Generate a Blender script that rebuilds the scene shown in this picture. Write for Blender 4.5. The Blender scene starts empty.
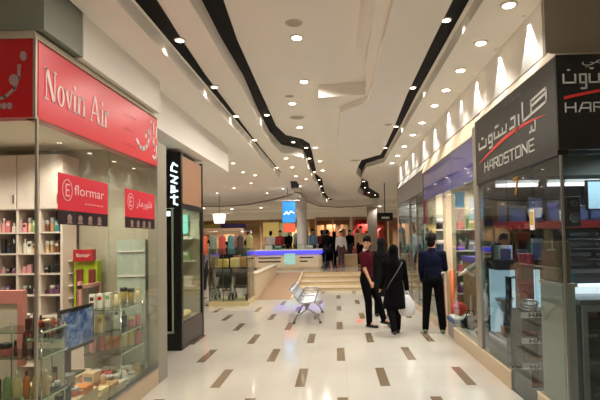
import bpy, bmesh, math, random
from mathutils import Vector, Matrix
random.seed(7)
SC = bpy.context.scene
COL = SC.collection
PI = math.pi
R = math.radians

# ------------------------------------------------------------------ materials
def lin(c):
    def f(v):
        v /= 255.0
        return v / 12.92 if v <= .04045 else ((v + .055) / 1.055) ** 2.4
    return tuple(f(v) for v in c) + (1.0,)

_m = {}
def mat(name, rgb, rough=.5, metal=0., spec=.5, noise=.08, scale=8., emit=0., ecol=None, coat=0.):
    if name in _m: return _m[name]
    m = bpy.data.materials.new(name); m.use_nodes = True
    nt = m.node_tree; b = nt.nodes['Principled BSDF']
    c = lin(rgb)
    b.inputs['Roughness'].default_value = rough
    b.inputs['Metallic'].default_value = metal
    b.inputs['Specular IOR Level'].default_value = spec
    b.inputs['Coat Weight'].default_value = coat
    if noise > 0:
        tc = nt.nodes.new('ShaderNodeTexCoord')
        n = nt.nodes.new('ShaderNodeTexNoise'); n.inputs['Scale'].default_value = scale; n.inputs['Detail'].default_value = 3
        mx = nt.nodes.new('ShaderNodeMixRGB')
        mx.inputs[1].default_value = tuple(v * (1 - noise) for v in c[:3]) + (1,)
        mx.inputs[2].default_value = tuple(min(1, v * (1 + noise)) for v in c[:3]) + (1,)
        nt.links.new(tc.outputs['Object'], n.inputs['Vector'])
        nt.links.new(n.outputs['Fac'], mx.inputs[0]); nt.links.new(mx.outputs[0], b.inputs['Base Color'])
    else:
        b.inputs['Base Color'].default_value = c
    if emit:
        b.inputs['Emission Color'].default_value = lin(ecol) if ecol else c
        b.inputs['Emission Strength'].default_value = emit
    _m[name] = m
    return m

def glass_mat(name, tint=(235, 240, 236), ior=1.45, rough=0.0, veil=0.0, hcol=(200, 200, 195)):
    if name in _m: return _m[name]
    m = bpy.data.materials.new(name); m.use_nodes = True
    nt = m.node_tree; nt.nodes.clear()
    out = nt.nodes.new('ShaderNodeOutputMaterial')
    tr = nt.nodes.new('ShaderNodeBsdfTransparent'); tr.inputs[0].default_value = lin(tint)
    gl = nt.nodes.new('ShaderNodeBsdfGlossy'); gl.inputs['Roughness'].default_value = rough
    ge = nt.nodes.new('ShaderNodeNewGeometry'); dt = nt.nodes.new('ShaderNodeVectorMath'); dt.operation = 'DOT_PRODUCT'
    nt.links.new(ge.outputs['Normal'], dt.inputs[0]); nt.links.new(ge.outputs['Incoming'], dt.inputs[1])
    def M(op, x, y=None):
        n = nt.nodes.new('ShaderNodeMath'); n.operation = op
        for i, q in enumerate((x, y)):
            if q is None: continue
            if isinstance(q, (int, float)): n.inputs[i].default_value = q
            else: nt.links.new(q, n.inputs[i])
        return n.outputs[0]
    f0 = ((ior - 1) / (ior + 1)) ** 2
    fr = M('ADD', M('MULTIPLY', M('POWER', M('SUBTRACT', 1.0, M('ABSOLUTE', dt.outputs['Value'])), 5.0), 1 - f0), f0)
    mx = nt.nodes.new('ShaderNodeMixShader')
    nt.links.new(fr, mx.inputs[0]); nt.links.new(gl.outputs[0], mx.inputs[2])
    if veil > 0:
        df = nt.nodes.new('ShaderNodeBsdfDiffuse'); df.inputs[0].default_value = lin(hcol)
        m2 = nt.nodes.new('ShaderNodeMixShader'); m2.inputs[0].default_value = veil  # diffuse veil mixed in for bright corridor light mirrored by the panes
        nt.links.new(tr.outputs[0], m2.inputs[1]); nt.links.new(df.outputs[0], m2.inputs[2])
        nt.links.new(m2.outputs[0], mx.inputs[1])
    else:
        nt.links.new(tr.outputs[0], mx.inputs[1])
    nt.links.new(mx.outputs[0], out.inputs[0])
    _m[name] = m
    return m

def floor_mat():
    m = bpy.data.materials.new('polished_tile'); m.use_nodes = True
    nt = m.node_tree; b = nt.nodes['Principled BSDF']; N = nt.nodes.new; L = nt.links.new
    tc = N('ShaderNodeTexCoord'); sp = N('ShaderNodeSeparateXYZ'); L(tc.outputs['Object'], sp.inputs[0])
    def M(op, a, bb=None, c=None):
        n = N('ShaderNodeMath'); n.operation = op
        for i, v in enumerate((a, bb, c)):
            if v is None: continue
            if isinstance(v, (int, float)): n.inputs[i].default_value = v
            else: L(v, n.inputs[i])
        return n.outputs[0]
    X, Y = sp.outputs['X'], sp.outputs['Y']
    P, RR = 0.998, 1.17
    def cells(x0, y0):
        fx = M('PINGPONG', M('ADD', M('SUBTRACT', X, x0), 50 * P), P / 2)
        fy = M('PINGPONG', M('ADD', M('SUBTRACT', Y, y0), 40 * RR), RR)
        return M('MULTIPLY', M('LESS_THAN', fx, .058), M('LESS_THAN', fy, .395))
    dash = M('MAXIMUM', cells(-.455, 6.04), cells(.04, 7.21))
    def joint(v, v0, p, w):
        f = M('PINGPONG', M('ADD', M('SUBTRACT', v, v0), 60 * p), p / 2)
        return M('LESS_THAN', f, w)
    jx = joint(X, -.455 + .058, P / 2, .0025)
    jy = joint(Y, 6.04 - .39, RR / 3, .0022)
    jt = M('MULTIPLY', M('MAXIMUM', jx, jy), .22)
    nz = N('ShaderNodeTexNoise'); nz.inputs['Scale'].default_value = 1.3; nz.inputs['Detail'].default_value = 4
    L(tc.outputs['Object'], nz.inputs['Vector'])
    r1 = N('ShaderNodeMixRGB'); r1.inputs[1].default_value = lin((192, 186, 176)); r1.inputs[2].default_value = lin((206, 200, 190)); L(nz.outputs['Fac'], r1.inputs[0])
    r2 = N('ShaderNodeMixRGB'); r2.inputs[2].default_value = lin((120, 108, 92)); L(jt, r2.inputs[0]); L(r1.outputs[0], r2.inputs[1])
    r3 = N('ShaderNodeMixRGB'); r3.inputs[2].default_value = lin((128, 110, 90)); L(dash, r3.inputs[0]); L(r2.outputs[0], r3.inputs[1])
    L(r3.outputs[0], b.inputs['Base Color'])
    rr = N('ShaderNodeMapRange'); rr.inputs['To Min'].default_value = .05; rr.inputs['To Max'].default_value = .13
    L(nz.outputs['Fac'], rr.inputs['Value']); L(rr.outputs[0], b.inputs['Roughness'])
    b.inputs['Specular IOR Level'].default_value = .75
    return m

def screen_mat():
    m = bpy.data.materials.new('monitor_picture'); m.use_nodes = True
    nt = m.node_tree; b = nt.nodes['Principled BSDF']
    tc = nt.nodes.new('ShaderNodeTexCoord')
    n = nt.nodes.new('ShaderNodeTexNoise'); n.inputs['Scale'].default_value = 7; n.inputs['Detail'].default_value = 3; n.inputs['Distortion'].default_value = .8
    cr = nt.nodes.new('ShaderNodeValToRGB')
    e = cr.color_ramp.elements
    e[0].position = .32; e[0].color = lin((24, 36, 62)); e[1].position = .68; e[1].color = lin((150, 165, 185))
    k = e.new(.5); k.color = lin((58, 88, 138))
    nt.links.new(tc.outputs['Object'], n.inputs['Vector']); nt.links.new(n.outputs['Fac'], cr.inputs[0])
    nt.links.new(cr.outputs[0], b.inputs['Emission Color']); b.inputs['Emission Strength'].default_value = .9
    b.inputs['Base Color'].default_value = (.01, .01, .012, 1); b.inputs['Roughness'].default_value = .2
    return m

def wood_mat(name, a, c, sc=3.):
    if name in _m: return _m[name]
    m = bpy.data.materials.new(name); m.use_nodes = True
    nt = m.node_tree; b = nt.nodes['Principled BSDF']
    tc = nt.nodes.new('ShaderNodeTexCoord'); mp = nt.nodes.new('ShaderNodeMapping'); mp.inputs['Scale'].default_value = (8, 8, .6)
    n = nt.nodes.new('ShaderNodeTexNoise'); n.inputs['Scale'].default_value = sc; n.inputs['Detail'].default_value = 5
    mx = nt.nodes.new('ShaderNodeMixRGB'); mx.inputs[1].default_value = lin(a); mx.inputs[2].default_value = lin(c)
    nt.links.new(tc.outputs['Object'], mp.inputs[0]); nt.links.new(mp.outputs[0], n.inputs['Vector'])
    nt.links.new(n.outputs['Fac'], mx.inputs[0]); nt.links.new(mx.outputs[0], b.inputs['Base Color'])
    b.inputs['Roughness'].default_value = .4
    _m[name] = m
    return m

# ------------------------------------------------------------------ mesh building
class MB:
    def __init__(s): s.v = []; s.f = []; s.sm = []
    def add(s, v, f, smooth=False):
        k = len(s.v); s.v += [tuple(p) for p in v]
        s.f += [tuple(i + k for i in q) for q in f]; s.sm += [smooth] * len(f)
        return s
    def box(s, x0, y0, z0, x1, y1, z1):
        x0, x1 = min(x0, x1), max(x0, x1); y0, y1 = min(y0, y1), max(y0, y1); z0, z1 = min(z0, z1), max(z0, z1)
        v = [(x0, y0, z0), (x1, y0, z0), (x1, y1, z0), (x0, y1, z0), (x0, y0, z1), (x1, y0, z1), (x1, y1, z1), (x0, y1, z1)]
        return s.add(v, [(0, 3, 2, 1), (4, 5, 6, 7), (0, 1, 5, 4), (1, 2, 6, 5), (2, 3, 7, 6), (3, 0, 4, 7)])
    def cbox(s, c, d): return s.box(c[0] - d[0] / 2, c[1] - d[1] / 2, c[2] - d[2] / 2, c[0] + d[0] / 2, c[1] + d[1] / 2, c[2] + d[2] / 2)
    def rbox(s, x0, y0, z0, x1, y1, z1, r=.01):
        # box with chamfered vertical and horizontal edges
        pts = lambda i: [(x0 + r, y0 + i), (x1 - r, y0 + i), (x1 - i, y0 + r), (x1 - i, y1 - r), (x1 - r, y1 - i), (x0 + r, y1 - i), (x0 + i, y1 - r), (x0 + i, y0 + r)]
        rings = [[(x, y, z0) for x, y in pts(r * .6)], [(x, y, z0 + r) for x, y in pts(0)], [(x, y, z1 - r) for x, y in pts(0)], [(x, y, z1) for x, y in pts(r * .6)]]
        return s.loft(rings, True, True)
    def loft(s, rings, cap0=True, cap1=True, smooth=False, closed=True):
        n = len(rings[0]); v = [p for r in rings for p in r]; f = []
        for i in range(len(rings) - 1):
            for j in range(n if closed else n - 1):
                a, b = i * n + j, i * n + (j + 1) % n
                f.append((a, b, b + n, a + n))
        s.add(v, f, smooth)
        k = len(s.v) - len(v)
        if cap0: s.f.append(tuple(k + j for j in range(n))[::-1]); s.sm.append(False)
        if cap1: s.f.append(tuple(k + (len(rings) - 1) * n + j for j in range(n))); s.sm.append(False)
        return s
    def prism(s, poly, z0, z1):
        a = sum(poly[i - 1][0] * poly[i][1] - poly[i][0] * poly[i - 1][1] for i in range(len(poly)))
        if a < 0: poly = poly[::-1]
        return s.loft([[(x, y, z0) for x, y in poly], [(x, y, z1) for x, y in poly]])
    def lathe(s, c, prof, n=16, sx=1., sy=1.):
        rings = [[(c[0] + r * sx * math.cos(2 * PI * j / n), c[1] + r * sy * math.sin(2 * PI * j / n), c[2] + z) for j in range(n)] for r, z in prof]
        return s.loft(rings, True, True, True)
    def tube(s, pts, r, n=8, r1=None):
        pts = [Vector(p) for p in pts]; rings = []
        up = Vector((0, 0, 1))
        for i, p in enumerate(pts):
            t = (pts[min(i + 1, len(pts) - 1)] - pts[max(i - 1, 0)]).normalized()
            u = up if abs(t.dot(up)) < .95 else Vector((1, 0, 0))
            a = t.cross(u).normalized(); b = a.cross(t).normalized()
            k = i / max(1, len(pts) - 1); rr = r if r1 is None else r + (r1 - r) * k
            rings.append([tuple(p + a * rr * math.cos(2 * PI * j / n) + b * rr * math.sin(2 * PI * j / n)) for j in range(n)])
        return s.loft(rings, True, True, True)
    def ball(s, c, rad, rot=None, n=16, m=10):
        if isinstance(rad, (int, float)): rad = (rad,) * 3
        rings = []
        for i in range(m + 1):
            th = PI * (i + .0) / m; th = min(max(th, .02), PI - .02)
            rg = []
            for j in range(n):
                v = Vector((rad[0] * math.sin(th) * math.cos(2 * PI * j / n), rad[1] * math.sin(th) * math.sin(2 * PI * j / n), -rad[2] * math.cos(th)))
                if rot: v = rot @ v
                rg.append((c[0] + v.x, c[1] + v.y, c[2] + v.z))
            rings.append(rg)
        return s.loft(rings, True, True, True)
    def cap(s, p0, r0, p1, r1, n=12):
        p0, p1 = Vector(p0), Vector(p1); t = (p1 - p0)
        if t.length < 1e-5: return s.ball(p0, r0)
        t.normalize(); u = Vector((0, 0, 1)) if abs(t.z) < .9 else Vector((1, 0, 0))
        a = t.cross(u).normalized(); b = t.cross(a).normalized(); rings = []
        def ring(p, r): return [tuple(p + a * r * math.cos(2 * PI * j / n) + b * r * math.sin(2 * PI * j / n)) for j in range(n)]
        for k in range(4):
            th = PI / 2 * (1 - k / 4) * .98; rings.append(ring(p0 - t * r0 * math.sin(th), max(.0008, r0 * math.cos(th))))
        rings.append(ring(p0, r0)); rings.append(ring(p1, r1))
        for k in range(1, 5):
            th = PI / 2 * k / 4 * .98; rings.append(ring(p1 + t * r1 * math.sin(th), max(.0008, r1 * math.cos(th))))
        return s.loft(rings, True, True, True)
    def ribbon(s, pts, w, map3, d=.006, closed=False):
        # flat stroke of width w in a plane; map3(x, y, depth) gives the 3-D point
        for i in range(len(pts) - 1 + (1 if closed else 0)):
            a, b = pts[i], pts[(i + 1) % len(pts)]
            dx, dy = b[0] - a[0], b[1] - a[1]; L = math.hypot(dx, dy) or 1e-6
            tx, ty = dx / L, dy / L; nx, ny = -ty * w / 2, tx * w / 2; e = w * .42
            q = [(a[0] - tx * e - nx, a[1] - ty * e - ny), (b[0] + tx * e - nx, b[1] + ty * e - ny), (b[0] + tx * e + nx, b[1] + ty * e + ny), (a[0] - tx * e + nx, a[1] - ty * e + ny)]
            s.loft([[map3(x, y, 0) for x, y in q], [map3(x, y, d) for x, y in q]])
        return s
    def poly(s, pts, map3, d=.006):
        return s.loft([[map3(x, y, 0) for x, y in pts], [map3(x, y, d) for x, y in pts]])
    def mesh(s, name, m, off=(0, 0, 0), fix=True):
        me = bpy.data.meshes.new(name)
        me.from_pydata([(x - off[0], y - off[1], z - off[2]) for x, y, z in s.v], [], s.f)
        me.polygons.foreach_set('use_smooth', s.sm)
        if fix:
            bm = bmesh.new(); bm.from_mesh(me); bmesh.ops.recalc_face_normals(bm, faces=bm.faces); bm.to_mesh(me); bm.free()
        me.materials.append(m); me.update()
        return me
    def build(s, name, m, parent=None, origin=None):
        off = Vector((0, 0, 0)); p = parent
        while p is not None: off = off + p.location; p = p.parent
        if parent is None:
            off = Vector(origin) if origin else s.base()
        o = bpy.data.objects.new(name, s.mesh(name, m, off)); COL.objects.link(o)
        if parent is not None: o.parent = parent
        else: o.location = off
        return o
    def base(s):
        xs, ys, zs = zip(*s.v)
        return Vector(((min(xs) + max(xs)) / 2, (min(ys) + max(ys)) / 2, min(zs)))

def tag(o, label, cat, group=None):
    o['label'] = label; o['category'] = cat
    if group: o['group'] = group
    return o
def thing(name, loc, label, cat, group=None):
    o = bpy.data.objects.new(name, None); COL.objects.link(o); o.location = loc
    o.empty_display_size = .1
    return tag(o, label, cat, group)
def struct(name, mb, m, origin=(0, 0, 0)):
    o = mb.build(name, m, None, origin); o['kind'] = 'structure'; return o
def dup(root, loc, rz=None, label=None, group=None, scale=None):
    r = root.copy(); COL.objects.link(r); r.location = loc
    if rz is not None: r.rotation_euler = (0, 0, rz)
    if label: r['label'] = label
    if group: r['group'] = group
    if scale: r.scale = (scale,) * 3
    for ch in list(root.children):
        c = ch.copy(); COL.objects.link(c); c.parent = r
        for g in list(ch.children):
            d = g.copy(); COL.objects.link(d); d.parent = c
    return r
ORD = ['', 'first', 'second', 'third', 'fourth', 'fifth', 'sixth', 'seventh', 'eighth', 'ninth', 'tenth', 'eleventh', 'twelfth', 'thirteenth', 'fourteenth', 'fifteenth', 'sixteenth', 'seventeenth', 'eighteenth', 'nineteenth', 'twentieth']

# lettering ---------------------------------------------------------
def text_pts(body, res=3):
    c = bpy.data.curves.new('lettering', 'FONT'); c.body = body; c.resolution_u = res
    o = bpy.data.objects.new('lettering', c); COL.objects.link(o)
    dg = bpy.context.evaluated_depsgraph_get(); me = bpy.data.meshes.new_from_object(o.evaluated_get(dg))
    v = [tuple(p.co) for p in me.vertices]; f = [tuple(q.vertices) for q in me.polygons]
    bpy.data.objects.remove(o); bpy.data.curves.remove(c); bpy.data.meshes.remove(me)
    return v, f
def plane_map(o, xd, up=(0, 0, 1)):
    o, xd, up = Vector(o), Vector(xd).normalized(), Vector(up).normalized(); n = xd.cross(up)
    return lambda x, y, d=0: tuple(o + xd * x + up * y + n * d)
def text_mb(mb, body, mp, x, y, w, h, d=.003):
    v, f = text_pts(body)
    x0, x1 = min(p[0] for p in v), max(p[0] for p in v); y0, y1 = min(p[1] for p in v), max(p[1] for p in v)
    q = [(x + (p[0] - x0) / (x1 - x0) * w, y + (p[1] - y0) / (y1 - y0) * h) for p in v]
    mb.add([mp(a, b, d) for a, b in q], f)
    return mb
# Persian letters in their joined shapes, given in reading order, laid out left to right
def fa(s): return s[::-1]
def arc(cx, cy, rx, ry, a0, a1, n=14): return [(cx + rx * math.cos(R(a0 + (a1 - a0) * i / n)), cy + ry * math.sin(R(a0 + (a1 - a0) * i / n))) for i in range(n + 1)]

# square-shouldered sign alphabet, unit height, strokes
SQ = {'H': (.8, [[(0, 0), (0, 1)], [(.8, 0), (.8, 1)], [(0, .5), (.8, .5)]]), 'A': (.9, [[(0, 0), (.3, 1), (.9, 1), (.9, 0)], [(.2, .4), (.9, .4)]]),
      'R': (.8, [[(0, 0), (0, 1), (.8, 1), (.8, .5), (0, .5)], [(.4, .5), (.8, 0)]]), 'D': (.8, [[(0, 0), (0, 1), (.6, 1), (.8, .8), (.8, .2), (.6, 0), (0, 0)]]),
      'S': (.8, [[(.8, 1), (0, 1), (0, .5), (.8, .5), (.8, 0), (0, 0)]]), 'T': (.8, [[(0, 1), (.8, 1)], [(.4, 1), (.4, 0)]]),
      'O': (.8, [[(0, 0), (0, 1), (.8, 1), (.8, 0), (0, 0)]]), 'N': (.8, [[(0, 0), (0, 1), (.8, 0), (.8, 1)]]), 'E': (.75, [[(.75, 1), (0, 1), (0, 0), (.75, 0)], [(0, .5), (.65, .5)]])}
def sq_text(mb, body, mp, x, y, w, h, sw=.012, d=.006):
    tot = sum(SQ[c][0] + .28 for c in body) - .28; k = w / tot; cx = x
    for c in body:
        for st in SQ[c][1]: mb.ribbon([(cx + px * k, y + py * h) for px, py in st], sw, mp, d)
        cx += (SQ[c][0] + .28) * k
    return mb

# a pixel of the 600x400 view turned into a place in the world at a known depth (planning aid, pure arithmetic)
F_, PX, PY, EYE = 480., 325., 222., 1.72
YAW, PITCH, ROLL = R(-1.2774712), R(1.9913557), R(-1.0)
_f = Vector((math.sin(YAW) * math.cos(PITCH), math.cos(YAW) * math.cos(PITCH), math.sin(PITCH)))
_r = Vector((math.cos(YAW), -math.sin(YAW), 0)); _u = _r.cross(_f)
_r2 = _r * math.cos(ROLL) + _u * math.sin(ROLL); _u2 = -_r * math.sin(ROLL) + _u * math.cos(ROLL)
def at(u, v, Y):
    d = _r2 * ((u - PX) / F_) - _u2 * ((v - PY) / F_) + _f
    return Vector((0, 0, EYE)) + d * (Y / d.y)
def atX(u, v, X):
    d = _r2 * ((u - PX) / F_) - _u2 * ((v - PY) / F_) + _f
    return Vector((0, 0, EYE)) + d * (X / d.x)
cam = bpy.data.cameras.new('camera'); co = bpy.data.objects.new('camera', cam); COL.objects.link(co)
cam.sensor_fit = 'HORIZONTAL'; cam.sensor_width = 36; cam.lens = 36 * F_ / 600
cam.shift_x = (300 - PX) / 600; cam.shift_y = (PY - 200) / 600; cam.clip_start = .05; cam.clip_end = 200
mw = Matrix((( _r2.x, _u2.x, -_f.x, 0), (_r2.y, _u2.y, -_f.y, 0), (_r2.z, _u2.z, -_f.z, EYE), (0, 0, 0, 1)))
co.matrix_world = mw
SC.camera = co
# ------------------------------------------------------------------ palette
PLASTER = mat('warm_white_plaster', (240, 235, 226), .85, noise=.03, scale=2)
PLASTER2 = mat('white_plaster', (240, 236, 229), .8, noise=.02, scale=2)
BLACKCEIL = mat('black_paint', (7, 5, 4), .7, spec=.2, noise=.1)
BEIGETRIM = mat('beige_lacquer', (196, 184, 164), .45, noise=.04)
GREYGREEN = mat('grey_green_panel', (134, 140, 130), .4, noise=.04)
GREYWALL = mat('taupe_panel', (128, 118, 104), .6, noise=.05)
DARKWOOD = mat('dark_plinth', (52, 40, 34), .3, noise=.15)
PLINTH = mat('beige_stone', (190, 168, 140), .3, noise=.08, scale=14)
BROWNPANEL = wood_mat('light_brown_panel', (150, 110, 84), (170, 128, 98))
BLACK = mat('satin_black', (16, 16, 18), .35, noise=.1)
BLACKGLOSS = mat('gloss_black', (10, 10, 12), .08, noise=0)
CHROME = mat('chrome', (200, 202, 206), .16, 1., noise=0)
STEEL = mat('brushed_steel', (150, 152, 154), .35, 1., noise=.05, scale=30)
ALU = mat('aluminium_post', (168, 160, 146), .4, .6, noise=.03)
WHITE = mat('white_lacquer', (226, 222, 216), .35, noise=.02)
CREAM = mat('cream_panel', (222, 206, 178), .45, noise=.04)
GLASS = glass_mat('clear_glass')
GLASSL = glass_mat('reflection_veil_glass', (240, 243, 236), 1.45, veil=.015, hcol=(190, 186, 172))
GLASSR = glass_mat('tinted_shop_glass', (222, 228, 228), 1.5, veil=.03, hcol=(120, 130, 130))
SHELFGLASS = glass_mat('shelf_glass', (206, 220, 210), 1.4)
RED = mat('sign_red', (206, 22, 44), .3, noise=.04, scale=2)
SIGNBLACK = mat('sign_black', (22, 20, 18), .32, noise=.06, scale=3)
LETTERGREY = mat('letter_silver', (200, 200, 196), .35, noise=0)
LETTERWHITE = mat('letter_white', (236, 230, 224), .5, noise=0)
LAMP = mat('lamp_glow', (255, 238, 210), .5, noise=0, emit=14, ecol=(255, 236, 208))
LAMPRIM = mat('lamp_rim', (222, 214, 200), .4, noise=0)
FLOOR = floor_mat()

# ------------------------------------------------------------------ floor, stairs, ramp
UP = .44
mb = MB().box(-11, -5, -.12, 7, 13.78, 0); mb.box(-1.32, 13.78, -.12, 7, 15.7, 0); mb.box(-11, 13.78, -.12, -2.5, 18.6, 0)
struct('floor', mb, FLOOR)
struct('floor.001', MB().box(-11, 18.6, -.12, 7, 34.5, UP), FLOOR)
STEPM = mat('step_stone', (214, 196, 164), .3, noise=.06, scale=6)
st = thing('staircase', (.3, 15.6, 0), 'wide low cream stone staircase up to the rear floor behind the walkers', 'stairs')
for i in range(4):
    y = 15.7 + i * .97
    MB().box(-1.28, y, -.1 if i == 0 else i * .11 - .005, 2.0, y + .97 if i < 3 else 18.598, (i + 1) * .11 - (0.0 if i < 3 else .002)).build('step', STEPM, st)
    MB().box(-1.28, y - .02, (i + 1) * .11 - .022, 2.0, y + .01, (i + 1) * .11 + .002).build('nosing', mat('step_nosing', (170, 146, 112), .35), st)
RAMPM = mat('ramp_carpet', (156, 126, 98), .7, noise=.06, scale=20)
rp = thing('ramp', (-1.85, 13.78, 0), 'brown carpeted ramp sloping up left of the staircase', 'ramp')
MB().loft([[(-2.3, 13.78, -.1), (-1.32, 13.78, -.1), (-1.32, 13.78, .004), (-2.3, 13.78, .004)], [(-2.3, 18.597, -.1), (-1.32, 18.597, -.1), (-1.32, 18.597, UP), (-2.3, 18.597, UP)]]).build('slope', RAMPM, rp)
MB().loft([[(-1.32, 13.78, -.1), (-1.281, 13.78, -.1), (-1.281, 13.78, .05), (-1.32, 13.78, .05)], [(-1.32, 18.597, -.1), (-1.281, 18.597, -.1), (-1.281, 18.597, UP + .05), (-1.32, 18.597, UP + .05)]]).build('edge_kerb', CREAM, rp)
MB().box(-2.5, 13.79, 0, -2.3, 18.59, .72).build('parapet', CREAM, rp)
MB().box(-2.52, 13.77, .72, -2.28, 18.59, .76).build('parapet_cap', BEIGETRIM, rp)

# ------------------------------------------------------------------ ceilings (centre 4.10, right strip 3.95, left middle 3.88, left outer 3.65)
ZC, ZR, ZM, ZO = 4.10, 3.95, 3.88, 3.72
struct('ceiling', MB().box(-11, -5, ZC, 7, 34.5, 4.25), PLASTER)
s3L = [(1.22, -5), (1.22, 5.9), (1.23, 8), (1.29, 10), (1.33, 12.3), (1.32, 13.7), (.82, 14.6), (.77, 16.4), (.78, 17.6)]
s3Rb = [(1.375, -5), (1.38, 8), (1.41, 10), (1.43, 12.3), (1.46, 14.2), (1.0, 15.2), (.95, 17), (.97, 17.9)]
s3R = [(1.435, -5), (1.435, 8), (1.45, 10), (1.46, 12.3), (1.47, 14.2), (1.0, 15.2), (.95, 17), (.97, 17.9)]
s3b_l = [(1.07, 19), (1.14, 21.1), (1.18, 24.7), (1.9, 27.8), (2.6, 30.2)]
s3b_r = [(1.31, 19), (1.5, 21.2), (2.23, 24.4), (2.66, 28.8)]
struct('trim_1', MB().prism([(x * .9, y) for x, y in s3L] + s3Rb[::-1], ZC - .012, ZC + .02), BLACKCEIL)
struct('trim_2', MB().prism(s3b_l + s3b_r[::-1], ZC - .012, ZC + .02), BLACKCEIL)
struct('ceiling.001', MB().prism(s3R + [(1.2, 18.5)] + s3b_r + [(7, 29), (7, -5)], ZR, ZC + .02), PLASTER)
s2R = [(-1.07, -5), (-1.07, 4.65), (-1.13, 5.6), (-1.16, 7.1), (-1.19, 8.7), (-1.21, 9.95), (-1.1, 10.85), (-.75, 11.35), (-.62, 11.9), (-.61, 13), (-.66, 17)]
s2L = [(-1.28, -5), (-1.28, 4.65), (-1.3, 5.5), (-1.29, 6.8), (-1.38, 8.7), (-1.41, 10.4), (-1.32, 11.9), (-.83, 12.6), (-.81, 14.3), (-.8, 17.1)]
s2b_r = [(-.69, 17.5), (-.51, 19.1), (-.55, 23.9), (-.38, 28.2), (-.1, 28.9)]
s2b_l = [(-.76, 17.8), (-.70, 21), (-.68, 25.5), (-.42, 29.6)]
struct('trim_3', MB().prism(s2L + s2R[::-1], ZC - .012, ZC + .02), BLACKCEIL)
struct('trim_4', MB().prism(s2b_l + s2b_r[::-1], ZC - .012, ZC + .02), BLACKCEIL)
struct('ceiling.002', MB().prism(s2L + s2b_l + [(-.42, 31), (-11, 31), (-11, -5)], ZM, ZC + .02), PLASTER)
s1R = [(-1.54, -5), (-1.55, 4.0), (-1.61, 5.0), (-1.66, 6.15), (-1.68, 7.7), (-1.72, 10.3), (-1.73, 15.4)]
s1L = [(-1.75, -5), (-1.75, 15.4)]
struct('trim_5', MB().prism(s1L + s1R[::-1], ZM - .012, ZM + .02), BLACKCEIL)
struct('ceiling.003', MB().prism([(-1.79, -5), (-1.79, 15.6), (-2.3, 16.2), (-11, 16.2), (-11, 4.1), (-2.16, 4.1), (-2.16, -5)], ZO, ZM + .02), PLASTER)
# the little black curl where the far step begins
struct('trim_6', MB().prism([(-1.66, 17.8), (-1.44, 17.8), (-1.42, 19.4), (-1.6, 20.2), (-1.85, 20.2)], ZM - .012, ZM + .02), BLACKCEIL)
# lower ribbon wandering along the middle, with a coved left flank
rib = [(x * .9775, y * (.9775 if y > 0 else 1)) for x, y in [(.42, -5), (.42, 6.0), (.45, 6.5), (.49, 6.9), (.49, 7.42), (-.23, 7.5), (-.25, 8.0), (-.23, 9.6), (-.16, 15.3), (-.15, 21), (.1, 24.4), (.82, 26.8), (1.1, 27), (.6, 24), (.3, 21), (.3, 15), (.3, 9), (.7, 8.2), (.75, -5)]]
struct('trim_7', MB().prism(rib, 3.90, ZC + .02), PLASTER)
cove = MB()
for y0, y1, k0, k1 in ((-5, 4.8, 1, 1), (4.8, 6.6, 1, .05)):
    rings = []
    for (y, k) in ((y0, k0), (y1, k1)):
        rings.append([(.44, y, ZC + .02), (.29, y, ZC + .02)] + [(.29 + .14 * (1 - math.cos(t * PI / 16)), y, ZC - k * .2 * math.sin(t * PI / 16)) for t in range(9)])
    cove.loft(rings)
struct('trim_8', cove, PLASTER)
rc = [(.63, -5), (.62, 6), (.62, 7.6), (.60, 8.35), (.30, 8.75), (.12, 9.05), (.10, 11.2), (.13, 16), (.14, 22), (.35, 25), (1.05, 28), (1.6, 27.2), (1.14, 24.5), (1.09, 21.1), (1.03, 19)] + s3L[::-1]
rc = [(x * .874, y * (.874 if y > 0 else 1)) for x, y in rc]
struct('ceiling.004', MB().prism(rc, 3.80, ZC + .02), PLASTER)
# far dropped soffit with a scalloped front edge
far = [(-11, 24), (-8.5, 26.6), (-6.8, 27.4), (-4.9, 26.3), (-3.4, 23.9), (-2.15, 21.4), (-1.66, 19.9), (-1.45, 20.3), (-1.5, 22), (-1.45, 25), (-1.0, 28.6), (.1, 30), (1.3, 29.6), (2.5, 28.4), (7, 27.2), (7, 33.2), (-11, 33.2)]
struct('ceiling.005', MB().prism(far, 3.70, ZC + .02), PLASTER)
gap_shade = MB()
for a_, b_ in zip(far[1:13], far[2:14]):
    gap_shade.prism([a_, b_, (b_[0], b_[1] + .35), (a_[0], a_[1] + .35)], 3.66, 3.705)
struct('trim_28', gap_shade, mat('grey_gap_shade', (134, 124, 110), .7, noise=.05))  # grey strip added along the soffit edge, painted in for its shadow gap
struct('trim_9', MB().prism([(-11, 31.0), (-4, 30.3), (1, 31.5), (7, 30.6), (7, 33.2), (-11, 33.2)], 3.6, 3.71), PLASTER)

# ------------------------------------------------------------------ walls
struct('wall_right', MB().box(2.0, 4.55, 3.42, 2.5, 15.3, ZR + .02), PLASTER2)
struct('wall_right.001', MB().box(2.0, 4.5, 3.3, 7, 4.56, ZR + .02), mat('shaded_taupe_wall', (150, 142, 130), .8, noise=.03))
struct('wall_right.002', MB().box(7, -5, 0, 7.2, 34.5, 4.1), PLASTER)
struct('wall_left', MB().box(-2.5, 4.08, 3.32, -2.17, 5.9, ZO + .02).box(-2.7, 5.9, 3.2, -2.3, 10.3, ZO + .02), PLASTER2)
struct('wall_left.001', MB().box(-5, 3.53, 3.34, -2.18, 4.079, ZM + .02), GREYGREEN)
struct('ceiling.006', MB().box(-5.5, 5.95, 3.22, -2.5, 10.3, 3.3), PLASTER)
struct('wall_left.002', MB().box(-11.2, -5, 0, -11, 34.5, 4.1), PLASTER)
struct('wall_back', MB().box(-11, -5.2, 0, 7, -5, 4.1), PLASTER)
struct('wall_front', MB().box(-11, 33.0, 3.1, 7, 33.3, 4.1), PLASTER2)
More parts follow.
